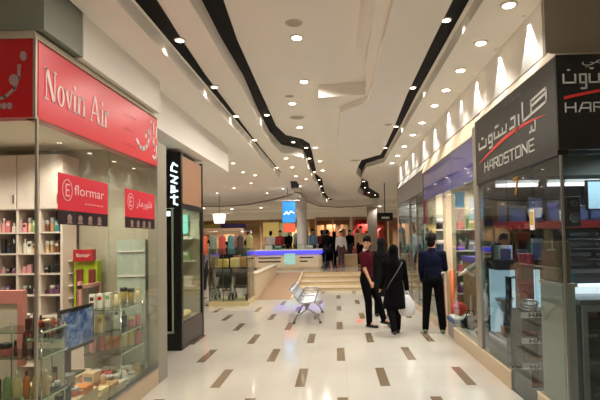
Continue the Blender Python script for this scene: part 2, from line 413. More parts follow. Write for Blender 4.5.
struct('wall_front.001', MB().box(-11, 35.8, UP, 7, 36, 4.1).box(-11, 33.3, UP - .1, 7, 35.8, UP), mat('back_shop_wall', (190, 160, 120), .7))
# front of right end: grey pier between last shop and rear hall
struct('wall_right.003', MB().box(1.97, 14.82, 0, 2.5, 15.3, 3.42), mat('grey_pier', (150, 148, 146), .5))

# ------------------------------------------------------------------ downlights
WARM = (1.0, .92, .81)
def spot(loc, power, cone=120, blend=.6, col=WARM, aim=None, rad=.05):
    l = bpy.data.lights.new('spot_beam', 'SPOT'); l.energy = power; l.color = col; l.spot_size = R(cone); l.spot_blend = blend; l.shadow_soft_size = rad
    o = bpy.data.objects.new('spot_beam', l); COL.objects.link(o); o.location = loc
    if aim: o.rotation_euler = (Vector(aim) - Vector(loc)).to_track_quat('-Z', 'Y').to_euler()
    return o
DL0 = None
def downlight(x, y, z, label, group, power=0, cone=125, scale=1., **k):
    global DL0
    if DL0 is None:
        DL0 = thing('downlight', (x, y, z), label, 'ceiling light', group)
        MB().lathe((x, y, z), [(.062, -.012), (.082, -.006), (.086, .004)], 18).build('lamp_rim', LAMPRIM, DL0)
        MB().lathe((x, y, z), [(.056, -.016), (.058, -.010)], 18).build('lamp_lens', LAMP, DL0)
        o = DL0
    else: o = dup(DL0, (x, y, z), None, label, group)
    o.scale = (scale,) * 3
    if power: spot((x, y, z - .05), power, cone, **k)
    return o
KP = 1.0
ys = [5.57, 7.15, 8.3, 10.1, 12.4, 14.6, 16.6]
xs = [-.42, -.44, -.72, -.73, -.5, -.45, -.42]
for i, (x, y) in enumerate(zip(xs, ys)):
    downlight(x, y, ZC, f'round downlight in the central ceiling panel, {ORD[i+1]} from the camera', 'downlights down the central ceiling panel', 125 * KP, 165)
for x, y in ((-.42, 3.4), (-.42, 1.2), (-.42, -1.2), (-.42, -3.4)): spot((x, y, ZC - .05), 125 * KP, 100 if i == 1 else 165)
yr = [4.6, 5.5, 6.4, 7.25, 8.1, 9.3, 10.4, 11.7, 13.0, 14.3]
for i, y in enumerate(yr):
    downlight(1.71, y, ZR, f'round downlight in the right ceiling strip, {ORD[i+1]} from the camera', 'downlights along the right ceiling strip', 48 * KP, 96, blend=1.0)
for y in (3.4, 1.5, -.5, -2.5): spot((1.71, y, ZR - .05), 48 * KP, 96, blend=1.0)
# wall washers: small lamps tight against the right wall throw tall scallops
W0 = None
for i, y in enumerate([4.85, 5.72, 6.67, 7.5, 8.35, 9.5, 10.7, 12.2, 13.4, 14.6]):
    p = 1.0 if i not in (3,) else .25
    lab = f'small wall washer lamp above the right shop fronts, {ORD[i+1]} from the camera'
    if W0 is None:
        W0 = tag(MB().lathe((1.953, y, ZR), [(.022, -.006), (.026, .004)], 12).build('wall_washer', LAMPRIM, None, (1.953, y, ZR)), lab, 'ceiling light', 'wall washer lamps along the right wall')
    else: dup(W0, (1.953, y, ZR), None, lab)
    spot((1.955, y, ZR - .02), 50 * p, 60, .15, (.92, 1, 1), rad=.008)
# lamps in the black slots
def slot(pts, name, z, face, pw=16, off=.06):
    for i, (x, y) in enumerate(pts):
        downlight(x, y, z - .012, f'downlight set in the {name}, {ORD[i+1]} from the camera', 'downlights in the ' + name, 0, scale=.72)
        spot((x + face * off, y, z - .03), pw * .8, 85, .35, (1, .93, .82), rad=.02)
slot([(-1.63, 5.02), (-1.66, 6.6), (-1.69, 8.2), (-1.71, 10.2), (-1.72, 14.2)], 'outer left black slot', ZM, -1, 14, .085)
slot([(-1.27, 9.0), (-1.0, 11.6), (-.73, 12.35), (-.74, 14.0), (-.72, 16.8), (-.63, 19.2), (-.62, 21.5), (-.6, 24.5), (-.4, 28.3)], 'inner left black slot', ZC, -1, 10)
slot([(1.25, 5.2), (1.26, 7.55), (1.32, 10.2), (1.34, 12.6), (.86, 16.6), (1.2, 20), (1.4, 22.5), (1.75, 25), (2.2, 26.5), (2.4, 28.6)], 'right black slot', ZC, 1, 12, .12)
# scattered small lights of the left middle ceiling, far soffit
lp = [(233, 163), (243, 172), (255, 175), (251, 183), (234, 188), (217, 193), (286, 158), (292, 167), (296, 176), (283, 188.5), (267, 193), (300, 186), (306, 179), (298, 193)]
sp_ = []
for u, v in lp:
    d = atX(u, v, -1.)
    z = ZM; k = (z - EYE) / (d.z - EYE); x, y = d.x * k, d.y * k
    if y < 16.4: z = ZO; k = (z - EYE) / (d.z - EYE); x, y = d.x * k, d.y * k
    sp_.append((y, x, z))
for i, (y, x, z) in enumerate(sorted(sp_)):
    downlight(x, y, z, f'small downlight in the left rear ceiling, {ORD[i+1]} nearest to the camera', 'scattered downlights in the left rear ceiling', 60, 150, scale=.8)
for i, (u, v) in enumerate([(203.6, 208), (232, 213), (261, 207.5), (347, 214), (380, 216)]):
    d = atX(u, v, 1. if u > 336 else -1.); k = (3.7 - EYE) / (d.z - EYE); y = min(d.y * k, 30.0); x = d.x * k * y / (d.y * k)
    downlight(x, y, 3.7, f'bright downlight in the dropped soffit of the rear hall, {ORD[i+1]} from the left', 'downlights in the rear soffit', 120, 150, scale=1.5)
for x, y in ((-5, 14), (-8, 18), (-5, 20), (4.5, 20), (3.6, 25), (-8, 10)): spot((x, y, 3.6), 160, 140)
# ceiling discs (air vents, speakers)
V0 = None
for i, (x, y, z) in enumerate([(-.42, 5.2, ZC), (-.73, 7.9, ZC), (-.72, 9.3, ZC), (.55, 12.8, 3.80), (1.0, 8.8, 3.80)]):
    lab = 'flat round vent in the ' + ['central ceiling panel just before the nearest downlight', 'central ceiling panel between two downlights', 'central ceiling panel, the farther wide one', 'right centre ceiling panel near the jog of the black slot', 'right centre ceiling panel nearer the camera'][i]
    if V0 is None:
        V0 = thing('ceiling_vent', (x, y, z), lab, 'vent', 'round vents in the ceiling')
        MB().lathe((x, y, z), [(.075, -.006), (.095, -.004), (.1, .003)], 20).build('rim', mat('vent_grey', (196, 186, 170), .6), V0)
        MB().lathe((x, y, z), [(.07, -.008), (.072, -.004)], 20).build('grille', mat('vent_dark', (176, 166, 150), .7), V0)
    else: dup(V0, (x, y, z), None, lab, scale=[1, .8, 1.5, 1.4, .8][i])
# ================================================================== products
PAL = {'green': (136, 170, 110), 'cream': (226, 208, 160), 'orange': (214, 128, 66), 'yellow': (220, 186, 92), 'blue': (74, 96, 132), 'red': (190, 34, 36), 'black': (26, 24, 26), 'white': (230, 226, 218),
       'pink': (226, 150, 160), 'maroon': (92, 28, 34), 'brown': (112, 62, 36), 'teal': (56, 128, 128), 'grey': (130, 134, 140), 'purple': (120, 70, 120), 'beige': (214, 184, 150), 'navy': (34, 44, 72), 'silver': (188, 188, 190), 'lime': (170, 200, 40), 'tan': (180, 140, 100), 'rose': (206, 110, 120)}
def pm(c, rough=.32): return mat('product_' + c, PAL[c], rough, noise=.05, scale=30)
_proto = {}
def product(kind, col, top, loc, h, w, label, group, d=None):
    key = (kind, col, top, round(h, 3), round(w, 3))
    nm = {'bottle': 'lotion_bottle', 'jar': 'cream_jar', 'box': 'product_box', 'lipstick': 'lipstick', 'tub': 'plastic_tub', 'perfume': 'perfume_bottle'}[kind]
    if key in _proto: return dup(_proto[key], loc, None, label, group)
    t = thing(nm, (0, 0, 0), label, {'bottle': 'bottle', 'jar': 'jar', 'box': 'box', 'lipstick': 'lipstick', 'tub': 'tub', 'perfume': 'perfume'}[kind], group)
    r = w / 2; B = MB(); K = MB()
    if kind == 'bottle':
        B.lathe((0, 0, 0), [(r * .92, 0), (r, h * .03), (r, h * .62), (r * .8, h * .72), (r * .35, h * .78), (r * .33, h * .82)], 14, 1, .75)
        K.lathe((0, 0, h * .80), [(r * .42, 0), (r * .42, h * .12), (r * .3, h * .15), (r * .16, h * .2)], 12)
    elif kind == 'jar':
        B.lathe((0, 0, 0), [(r * .9, 0), (r, h * .08), (r, h * .6), (r * .9, h * .66)], 16)
        K.lathe((0, 0, h * .64), [(r * 1.04, 0), (r * 1.04, h * .3), (r * .9, h * .36)], 16)
    elif kind == 'tub':
        B.lathe((0, 0, 0), [(r * .8, 0), (r * .98, h * .75), (r, h * .78)], 14)
        K.lathe((0, 0, h * .78), [(r * 1.05, 0), (r * 1.05, h * .2), (r * .9, h * .22)], 14)
    elif kind == 'lipstick':
        B.lathe((0, 0, 0), [(r, 0), (r, h * .5), (r * .8, h * .52), (r * .8, h * .62)], 12)
        K.lathe((0, 0, h * .6), [(r * .7, 0), (r * .7, h * .3), (r * .3, h * .4)], 12)
    elif kind == 'perfume':
        B.rbox(-r, -r * .5, 0, r, r * .5, h * .68, min(r * .3, .012))
        K.lathe((0, 0, h * .66), [(r * .3, 0), (r * .3, h * .06), (r * .42, h * .08), (r * .42, h * .34)], 12)
    else:
        dd = (d or w) / 2
        B.rbox(-r, -dd, 0, r, dd, h, min(r, dd) * .08)
        K.box(-r * .7, -dd * 1.015, h * .55, r * .7, -dd * .9, h * .8)
    B.build('body', pm(col), t); K.build({'box': 'printed_label'}.get(kind, 'cap'), pm(top, .25), t)
    t.location = loc; _proto[key] = t
    return t

# ================================================================== LEFT COSMETICS SHOP
XL = -2.17
struct('baseboard_left', MB().box(-2.26, 3.41, 0, XL, 5.81, .2).box(-4.8, 3.41, 0, -2.26, 3.5, .2), PLINTH)
struct('trim_10', MB().box(-2.27, 3.41, .2, XL + .005, 5.81, .225).box(-4.8, 3.405, .2, -2.27, 3.5, .225), STEEL)
DISPM = mat('display_floor', (206, 186, 158), .4, noise=.04)
struct('trim_11', MB().box(-3.1, 3.51, .0, -2.262, 5.9, .2), DISPM)
struct('window_1', MB().box(XL - .014, 3.45, .225, XL - .004, 4.56, 2.64).box(XL - .014, 4.564, .225, XL - .004, 5.80, 2.64), GLASSL)
struct('window_2', MB().box(-4.8, 3.445, .225, XL - .02, 3.455, 2.64), GLASSL)
struct('trim_12', MB().box(XL - .02, 3.44, .225, XL - .002, 3.458, 2.66), ALU)
struct('trim_13', MB().rbox(-2.3, 5.81, 0, XL, 6.12, 2.95, .012), mat('grey_end_post', (150, 144, 130), .45, noise=.03))
FARW = mat('grey_green_wall', (168, 160, 142), .6, noise=.04)
struct('wall_left.003', MB().box(-5, 5.98, 0, -2.31, 6.1, 3.2), FARW)
struct('wall_left.004', MB().box(-5.1, 3.45, 0, -5, 6.1, 3.3), mat('shop_white_wall', (206, 196, 186), .6))
struct('ceiling.007', MB().box(-5, 3.5, 2.9, -2.24, 6.0, 3.0), PLASTER)
for x, y in ((-3.2, 4.2), (-3.0, 5.2), (-4.1, 4.6)): spot((x, y, 2.85), 75, 150, col=(1, .92, .82))
spot((-2.5, 3.56, 2.6), 110, 90, col=(1, .92, .8), aim=(-2.75, 4.1, .9)); spot((-2.5, 4.2, 2.85), 70, 110, col=(1, .9, .76)); spot((-2.5, 5.2, 2.85), 70, 110, col=(1, .9, .76))  # first spot is added to brighten the display board, with no fitting

# the red sign band: fronts two sides, with a steel trim above
sg = thing('shop_sign', (XL, 3.45, 2.64), 'long red shop sign with white lettering wrapping the left corner', 'sign')
MB().box(XL - .1, 3.45, 2.64, XL, 5.80, 3.21).build('side_panel', RED, sg)
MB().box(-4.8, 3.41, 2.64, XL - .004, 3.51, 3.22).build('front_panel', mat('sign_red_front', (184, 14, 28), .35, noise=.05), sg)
MB().box(XL - .012, 3.402, 2.63, XL + .008, 3.422, 3.23).build('corner_strip', ALU, sg)
tr = MB().loft([[(XL + .01, 3.40, 3.22), (XL - .12, 3.58, 3.38), (XL - .2, 3.58, 3.22)], [(XL + .01, 5.8, 3.22), (XL - .12, 5.8, 3.38), (XL - .2, 5.8, 3.22)]])
tr.loft([[(XL + .01, 3.40, 3.22), (XL - .12, 3.58, 3.38), (XL - .12, 3.58, 3.22)], [(-4.8, 3.40, 3.22), (-4.8, 3.58, 3.38), (-4.8, 3.58, 3.22)]])
tr.build('top_trim', mat('sign_trim', (176, 164, 144), .4, noise=.03), sg)
mp = plane_map((XL, 3.45, 2.64), (0, 1, 0))
mp0 = mp; mp = lambda x, y, d=0: mp0((x - .115) * .82 + .075, y, d)
sv = MB()   # serif capitals and small letters
def stem(x, y0, y1, w): sv.poly([(x - w / 2, y0), (x + w / 2, y0), (x + w / 2, y1), (x - w / 2, y1)], mp)
def serif(x, y, w, t=.012): sv.poly([(x - w / 2, y - t / 2), (x + w / 2, y - t / 2), (x + w / 2, y + t / 2), (x - w / 2, y + t / 2)], mp)
b0, xh, ch = .17, .155, .24     # baseline, x-height, cap height
sv.poly([(.115, b0 + ch), (.16, b0 + ch), (.272, b0), (.228, b0)], mp)
stem(.13, b0, b0 + ch, .014); stem(.262, b0, b0 + ch, .014); serif(.13, b0 + .004, .06); serif(.128, b0 + ch - .004, .06); serif(.262, b0 + ch - .004, .06)
def oring(cx, cy, rx, ry, wv, wh):
    n = 26; o_ = [(cx + rx * math.cos(2 * PI * i / n), cy + ry * math.sin(2 * PI * i / n)) for i in range(n)]
    i_ = [(cx + (rx - wv) * math.cos(2 * PI * i / n), cy + (ry - wh) * math.sin(2 * PI * i / n)) for i in range(n)]
    for i in range(n): sv.poly([o_[i], o_[(i + 1) % n], i_[(i + 1) % n], i_[i]], mp)
oring(.365, b0 + xh / 2, .062, xh / 2 + .004, .03, .012)
sv.poly([(.44, b0 + xh), (.478, b0 + xh), (.515, b0), (.498, b0)], mp); sv.poly([(.515, b0), (.498, b0), (.548, b0 + xh), (.562, b0 + xh)], mp); serif(.458, b0 + xh - .004, .06); serif(.556, b0 + xh - .004, .05)
stem(.61, b0, b0 + xh, .034); serif(.61, b0 + .004, .064); serif(.602, b0 + xh - .004, .03); sv.poly([(.61 + .02 * math.cos(k), b0 + xh + .05 + .022 * math.sin(k)) for k in [i * PI / 5 for i in range(10)]], mp)
stem(.69, b0, b0 + xh, .034); stem(.792, b0, b0 + xh * .75, .034); serif(.69, b0 + .004, .064); serif(.792, b0 + .004, .064); serif(.682, b0 + xh - .004, .03)
sv.ribbon([(.70, b0 + xh * .78), (.73, b0 + xh * .95), (.765, b0 + xh * .97), (.792, b0 + xh * .72)], .024, mp)
A = 1.03
sv.poly([(A - .10, b0), (A - .086, b0), (A - .005, b0 + ch * .92), (A - .02, b0 + ch)], mp); sv.poly([(A - .02, b0 + ch), (A + .014, b0 + ch), (A + .10, b0), (A + .055, b0)], mp); sv.poly([(A - .06, b0 + .075), (A + .05, b0 + .075), (A + .046, b0 + .09), (A - .055, b0 + .09)], mp)
serif(A - .092, b0 + .004, .055); serif(A + .078, b0 + .004, .07)
stem(1.19, b0, b0 + xh, .034); serif(1.19, b0 + .004, .064); serif(1.182, b0 + xh - .004, .03); sv.poly([(1.19 + .02 * math.cos(k), b0 + xh + .05 + .022 * math.sin(k)) for k in [i * PI / 5 for i in range(10)]], mp)
stem(1.27, b0, b0 + xh, .034); serif(1.27, b0 + .004, .064); serif(1.262, b0 + xh - .004, .03); sv.ribbon([(1.28, b0 + xh * .72), (1.30, b0 + xh * .93), (1.335, b0 + xh * .95)], .028, mp)
sv.build('latin_lettering', mat('sign_letter_pale', (232, 206, 206), .5, noise=0), sg)
mp = mp0
fl = MB()   # big flowing Persian word at the far end, small print between
fl.ribbon([(1.74, .20), (1.80, .15), (1.88, .13), (1.97, .15), (2.04, .21), (2.09, .30), (2.11, .37)], .045, mp)
fl.ribbon([(2.11, .37), (2.06, .40), (2.04, .36), (2.09, .33)], .03, mp)
fl.ribbon([(2.20, .10), (2.27, .07), (2.31, .13), (2.31, .24)], .035, mp); fl.ribbon([(2.20, .27), (2.24, .22), (2.22, .32)], .03, mp)
fl.ribbon([(2.22, .38), (2.22, .50)], .03, mp); fl.ribbon([(2.30, .34), (2.31, .47)], .03, mp); fl.cbox(mp(1.99, .30, .003), (.006, .045, .04)); fl.cbox(mp(2.14, .50, .003), (.006, .04, .035)); fl.cbox(mp(2.25, .18, .003), (.006, .03, .03))
fl.build('persian_lettering', mat('sign_letter_pale', (232, 206, 206), .5, noise=0), sg)
for tx_, x_, y_, w_ in (('\uFE97\uFEE0\uFEE6', 1.42, .40, .30), ('\uFECB\uFEC4\uFEAE', 1.42, .25, .26), ('\uFEB7\uFEAE\uFEDB\uFE96', 1.40, .09, .30)):
    sm_ = MB(); text_mb(sm_, fa(tx_), mp, x_, y_, w_, .035); sm_.build('small_print', mat('sign_small_print', (120, 14, 26), .5, noise=0), sg)
mf = plane_map((XL, 3.41, 2.64), (1, 0, 0))
ff = MB()
ff.ribbon([(-.36, .16), (-.30, .13), (-.22, .15), (-.15, .21), (-.12, .29), (-.115, .38)], .022, mf)
def disc(mb, cx, cy, rx, ry): mb.poly([(cx + rx * math.cos(2 * PI * k / 14), cy + ry * math.sin(2 * PI * k / 14)) for k in range(14)], mf, .008)
disc(ff, -.155, .275, .034, .042); disc(ff, -.085, .45, .024, .036)
for dx in (-.225, -.185, -.265): disc(ff, dx, .085, .018, .024)
ff.ribbon([(-.6, .2), (-.5, .3), (-.45, .22), (-.36, .16)], .022, mf)
ff.build('persian_lettering', mat('sign_letter_grey', (168, 140, 140), .4, noise=0), sg)

# two red and black banners inside the glass
def banner(y0, y1, label, latin):
    t = thing('hanging_banner', (XL, (y0 + y1) / 2, 1.87), label, 'banner', 'red banners behind the left window')
    MB().box(XL - .003, y0, 1.985, XL + .001, y1, 2.28).build('red_panel', mat('banner_red', (212, 28, 54), .45, noise=.02), t)
    MB().box(XL - .003, y0, 1.87, XL + .001, y1, 1.985).build('photo_strip', mat('banner_dark', (42, 26, 30), .3, noise=.5, scale=18), t)
    q = plane_map((XL + .001, y0, 1.985), (0, 1, 0)); W = y1 - y0; a = MB()
    a.ribbon(arc(.13, .165, .07, .085, 0, 360, 24), .008, q, .002)
    a.ribbon([(.16, .21), (.11, .21), (.11, .12), (.16, .12)], .012, q, .002); a.ribbon([(.11, .165), (.15, .165)], .012, q, .002)
    tx = MB()
    if latin:
        text_mb(tx, 'flormar', q, .23, .135, W - .31, .085); s2 = MB(); text_mb(s2, 'professional make-up', q, .40, .06, W - .5, .02); s2.build('small_print', mat('banner_letter', (240, 196, 200), .5, noise=0), t)
    else: text_mb(tx, fa('\uFED3\uFEE0\uFEEE\uFEAD\uFEE3\uFE8E\uFEAD'), q, .27, .10, W - .36, .11)
    a.build('circle_emblem', mat('banner_letter', (240, 196, 200), .5, noise=0), t); tx.build('lettering', mat('banner_letter', (240, 196, 200), .5, noise=0), t)
    for i in range(4):
        p = MB(); cx = W * (.2 + .2 * i); p.poly(arc(cx, -.06, .035, .03, 0, 360, 10)[:-1], q, .002); p.poly([(cx - .045, -.105), (cx + .045, -.105), (cx + .02, -.08), (cx - .02, -.08)], q, .002)
        p.build('printed_face', mat('banner_faces', (150, 120, 112), .5, noise=.3, scale=25), t)
banner(3.70, 4.52, 'wide red banner with circled letter and Latin lettering on the left shop window', True)
banner(4.90, 5.70, 'narrower red banner with circled letter and Persian lettering, farther along the left window', False)

# shelving on the far wall
WH = mat('shelf_white', (216, 200, 192), .5, noise=.03)
xs_ = [-4.3, -4.03, -3.77, -3.50, -3.24]; zs_ = [.3, .6, .87, 1.12, 1.37, 1.61, 1.86]
su = thing('wall_shelving', (-3.77, 5.8, 0), 'white shelving full of cosmetics on the far wall of the left shop', 'shelves')
MB().box(-4.31, 5.9, 0, -3.23, 5.97, 2.12).build('back_panel', mat('shelf_back', (78, 60, 58), .6), su)
for x in xs_: MB().box(x - .014, 5.6, 0, x + .014, 5.9, 2.12).build('upright', WH, su)
for z in zs_ + [0.02]: MB().box(-4.286, 5.59, z - .018, -3.254, 5.9, z).build('shelf', WH, su)
wc = thing('wall_cabinet', (-3.77, 5.8, 2.12), 'white closed cabinet doors above the cosmetics shelving in the left shop', 'cabinet')
MB().box(-4.31, 5.6, 2.125, -3.23, 5.97, 2.78).build('carcass', WH, wc)
for i in range(4):
    d_ = MB().rbox(xs_[i] + .006, 5.58, 2.13, xs_[i + 1] - .006, 5.6, 2.77, .004).build('door', mat('cabinet_door', (226, 210, 204), .35, noise=.02), wc)
    MB().box(xs_[i + 1] - .04, 5.565, 2.2, xs_[i + 1] - .03, 5.58, 2.3).build('handle', STEEL, d_)
cols = ['pink', 'white', 'black', 'maroon', 'teal', 'beige', 'purple', 'rose', 'grey', 'brown', 'green', 'navy', 'red', 'tan']
rr = random.Random(3)
shelfn = ['bottom', 'lowest', 'low', 'fourth from top', 'third from top', 'second from top', 'top']
for bi in (1, 2, 3):
    bname = ['', 'left', 'middle', 'right'][bi]
    for zi in (3, 4, 5, 6):
        n = 4; pal = [['pink', 'rose', 'white', 'pink'], ['pink', 'beige', 'green', 'teal'], ['brown', 'tan', 'teal', 'teal']][bi - 1] if zi == 6 else ([['black', 'navy', 'black', 'yellow'], ['white', 'white', 'beige', 'white'], ['beige', 'tan', 'brown', 'black']][bi - 1] if zi == 5 else [rr.choice(['maroon', 'black', 'brown', 'black', 'purple', 'pink']) for _ in range(4)])
        for k in range(n):
            x = xs_[bi] + .045 + k * .062; h = rr.choice([.11, .14, .17]) if zi > 4 else rr.choice([.06, .08, .1])
            kd = rr.choice(['box', 'box', 'jar', 'perfume'])
            product(kd, pal[k], rr.choice(['white', 'black', 'silver']), (x, 5.68, zs_[zi] + .001), h, .05, f'small {pal[k]} {kd}, {ORD[k+1]} from left, {shelfn[zi]} shelf, {bname} bay of far wall shelving', 'cosmetics on the far wall shelving')
# lime and red promotion stand
ps = thing('promotion_stand', (-3.05, 5.72, 0), 'lime green and dark red cosmetics stand with a red header in the left shop', 'stand')
MB().box(-3.19, 5.7, 0, -2.91, 5.9, .95).build('base', WH, ps)
MB().box(-3.19, 5.78, .95, -2.91, 5.9, 1.5).build('lime_back', mat('lime', (176, 196, 30), .5), ps)
MB().box(-3.17, 5.72, 1.5, -2.93, 5.8, 1.64).build('header', mat('header_red', (170, 26, 40), .4), ps)
hm = plane_map((-3.17, 5.72, 1.5), (1, 0, 0)); h_ = MB(); text_mb(h_, 'flormar', hm, .04, .05, .16, .045); h_.build('header_lettering', LETTERWHITE, ps)
for k, x in enumerate((-3.11, -2.96)): MB().rbox(x - .035, 5.74, .96, x + .035, 5.785, 1.40, .005).build('product_column', mat('stand_red', (120, 30, 36), .5, noise=.5, scale=40), ps)
gs = thing('glass_wall_shelf', (-3.2, 5.8, 0), 'narrow column of white edged glass shelves beside the lime stand', 'shelves')
for z in (.9, 1.05, 1.2, 1.35, 1.5): MB().box(-3.225, 5.72, z, -3.195, 5.97, z + .012).build('shelf', LETTERWHITE, gs)
MB().box(-3.225, 5.95, 0.0, -3.2, 5.975, 1.6).build('upright', WH, gs)
fp = thing('glass_cabinet', (-2.47, 5.85, 0), 'pale frosted glass cabinet at the far end of the left shop window', 'cabinet')
MB().box(-2.66, 5.78, 0, -2.32, 5.97, 1.75).build('body', mat('frosted_green', (176, 188, 176), .25, noise=.05), fp)
for z in (.7, 1.0, 1.3, 1.6): MB().box(-2.65, 5.765, z, -2.33, 5.779, z + .014).build('shelf_edge', WHITE, fp)

# monitor
mo = thing('monitor', (-2.66, 4.78, .42), 'black flat monitor with a blue picture standing in the left shop window', 'monitor')
p0, p1 = Vector((-2.60, 4.47, 0)), Vector((-2.58, 5.06, 0)); dr = (p1 - p0).normalized(); nr = Vector((dr.y, -dr.x, 0))
def mq(a, z, n): q = p0 + dr * a + nr * n; return (q.x, q.y, z)
L_ = (p1 - p0).length
MB().loft([[mq(0, .67, -.03), mq(L_, .67, -.03), mq(L_, 1.085, -.03), mq(0, 1.085, -.03)], [mq(0, .67, 0), mq(L_, .67, 0), mq(L_, 1.085, 0), mq(0, 1.085, 0)]]).build('bezel', BLACK, mo)
MB().loft([[mq(.022, .705, 0), mq(L_ - .022, .705, 0), mq(L_ - .022, 1.048, 0), mq(.022, 1.048, 0)], [mq(.022, .705, .003), mq(L_ - .022, .705, .003), mq(L_ - .022, 1.048, .003), mq(.022, 1.048, .003)]]).build('screen', screen_mat(), mo)
MB().box(-2.69, 4.7, .43, -2.66, 4.77, .72).build('neck', BLACK, mo); MB().rbox(-2.8, 4.6, .42, -2.57, 4.88, .435, .005).build('foot', BLACK, mo)
pd = thing('display_riser', (-2.66, 4.8, .2), 'beige riser block under the monitor in the left window', 'stand')
MB().rbox(-2.9, 4.4, .2, -2.54, 4.97, .42, .006).build('block', DISPM, pd)

# rear glass rack with three shelves
def rack(x0, x1, y0, y1, zs, label, name='glass_rack'):
    t = thing(name, ((x0 + x1) / 2, (y0 + y1) / 2, .2), label, 'shelves')
    for z in zs: MB().box(x0, y0, z - .01, x1, y1, z).build('glass_shelf', SHELFGLASS, t); MB().box(x1 - .001, y0, z - .012, x1 + .005, y1, z + .002).build('shelf_edge', mat('shelf_edge', (190, 200, 186), .3), t)
    for x in (x0 + .012, x1 - .012):
        for y in (y0 + .012, y1 - .012): MB().tube([(x, y, .2), (x, y, max(zs) + .02)], .006).build('post', CHROME, t)
    return t
rack(-2.72, -2.3, 5.1, 5.7, [.53, .74, 1.0], 'glass rack of creams and bottles behind the monitor in the left window')
def row(items, a, b, place, group):
    q_ = 1.22 if 'rear glass' in place else 1.0
    n = len(items); a, b = Vector(a), Vector(b)
    for i, (kd, c, t_, h, w) in enumerate(items):
        k = i / max(1, n - 1)
        product(kd, c, t_, a.lerp(b, k), min(h * q_, .2), w * q_, f'{c} {kd}, {ORD[i+1]} along {place}', group)
row([('box', 'white', 'maroon', .13, .05), ('box', 'white', 'red', .13, .05), ('box', 'white', 'green', .13, .05), ('bottle', 'cream', 'tan', .14, .05), ('tub', 'yellow', 'black', .17, .06), ('tub', 'yellow', 'black', .15, .06), ('bottle', 'cream', 'yellow', .16, .05)], (-2.66, 5.2, 1.001), (-2.34, 5.62, 1.001), 'the top shelf of the rear glass rack', 'products on the rear glass rack')
row([('box', 'beige', 'tan', .15, .06), ('box', 'cream', 'tan', .15, .06), ('box', 'grey', 'purple', .16, .05), ('bottle', 'white', 'navy', .17, .06), ('bottle', 'navy', 'black', .18, .06), ('jar', 'rose', 'beige', .1, .06), ('bottle', 'rose', 'white', .14, .05)], (-2.66, 5.2, .741), (-2.34, 5.62, .741), 'the middle shelf of the rear glass rack', 'products on the rear glass rack')
row([('bottle', 'pink', 'white', .17, .06), ('bottle', 'rose', 'white', .19, .06), ('box', 'orange', 'yellow', .17, .05), ('bottle', 'orange', 'white', .19, .07), ('bottle', 'cream', 'orange', .2, .07), ('bottle', 'yellow', 'cream', .17, .06), ('bottle', 'rose', 'maroon', .16, .06)], (-2.66, 5.2, .531), (-2.34, 5.62, .531), 'the lowest shelf of the rear glass rack', 'products on the rear glass rack')
pf = thing('framed_display', (-2.78, 5.35, 1.0), 'pink framed display standing behind the rear glass rack', 'frame')
f_ = MB(); f_.box(-2.8, 5.14, 1.0, -2.765, 5.18, 1.3).box(-2.8, 5.56, 1.0, -2.765, 5.6, 1.26).box(-2.8, 5.14, 1.22, -2.765, 5.56, 1.26); f_.build('border', mat('frame_pink', (222, 160, 150), .5), pf)
MB().box(-2.795, 5.14, 1.0, -2.785, 5.56, 1.22).build('inner_panel', mat('frame_inner', (150, 130, 120), .5), pf)
MB().box(-2.97, 5.2, .2, -2.755, 5.62, 1.0).build('stand', WH, pf)

# front corner rack seen through the two panes
rack(-2.66, -2.2, 3.55, 3.88, [.56, .87, 1.06], 'glass rack in the near corner of the left window holding lotion bottles')
row([('bottle', 'navy', 'white', .2, .055), ('bottle', 'green', 'white', .22, .062), ('bottle', 'cream', 'white', .22, .062), ('bottle', 'orange', 'brown', .2, .055), ('bottle', 'yellow', 'white', .2, .058), ('bottle', 'beige', 'white', .22, .06)], (-2.57, 3.6, .561), (-2.24, 3.66, .561), 'the lowest shelf of the near corner rack', 'lotion bottles in the near corner')
row([('jar', 'rose', 'black', .1, .085), ('lipstick', 'maroon', 'black', .12, .03), ('lipstick', 'maroon', 'maroon', .18, .035), ('lipstick', 'black', 'maroon', .11, .03)], (-2.52, 3.62, .871), (-2.32, 3.64, .871), 'the middle shelf of the near corner rack', 'make-up in the near corner')
row([('perfume', 'maroon', 'white', .12, .05), ('lipstick', 'maroon', 'black', .12, .03), ('lipstick', 'red', 'black', .1, .026), ('jar', 'maroon', 'beige', .06, .06), ('lipstick', 'red', 'silver', .09, .026), ('lipstick', 'brown', 'black', .1, .026)], (-2.4, 3.7, 1.061), (-2.22, 3.8, 1.061), 'the top shelf of the near corner rack', 'make-up in the near corner')
pk = thing('display_board', (-2.8, 4.05, .2), 'pale display board with a pink border behind the near corner rack', 'board')
MB().box(-2.98, 4.0, .2, -2.68, 4.03, 1.31).build('panel', mat('board_pale', (226, 208, 198), .5), pk)
MB().box(-2.99, 3.985, 1.22, -2.63, 4.035, 1.33).box(-2.68, 3.985, .7, -2.63, 4.035, 1.22).build('border', mat('frame_pink2', (226, 140, 136), .5), pk)
ls = thing('tester_stand', (-2.5, 4.1, .88), 'clear tiered tester stand full of lipsticks beside the pink bordered board', 'stand')
for x in (-2.52, -2.39):
    for y in (3.99, 4.16): MB().tube([(x, y, .401), (x, y, .9)], .007).build('post', CHROME, ls)
MB().box(-2.63, 3.98, .9, -2.38, 4.08, .93).box(-2.63, 4.08, .9, -2.38, 4.18, .99).build('tier', SHELFGLASS, ls)
MB().box(-2.63, 4.15, .45, -2.38, 4.17, .88).build('backing', WHITE, ls)
for j in range(2):
    for i in range(7):
        product('lipstick', ['red', 'maroon', 'rose', 'pink', 'black', 'brown', 'maroon'][(i + j * 3) % 7], 'silver' if i % 2 else 'black', (-2.615 + i * .036, 4.03 + j * .1, .931 + j * .06), .085, .022, f'lipstick in the {["front", "rear"][j]} row of the tester stand, {ORD[i+1]} from the left', 'lipsticks in the tester stand')
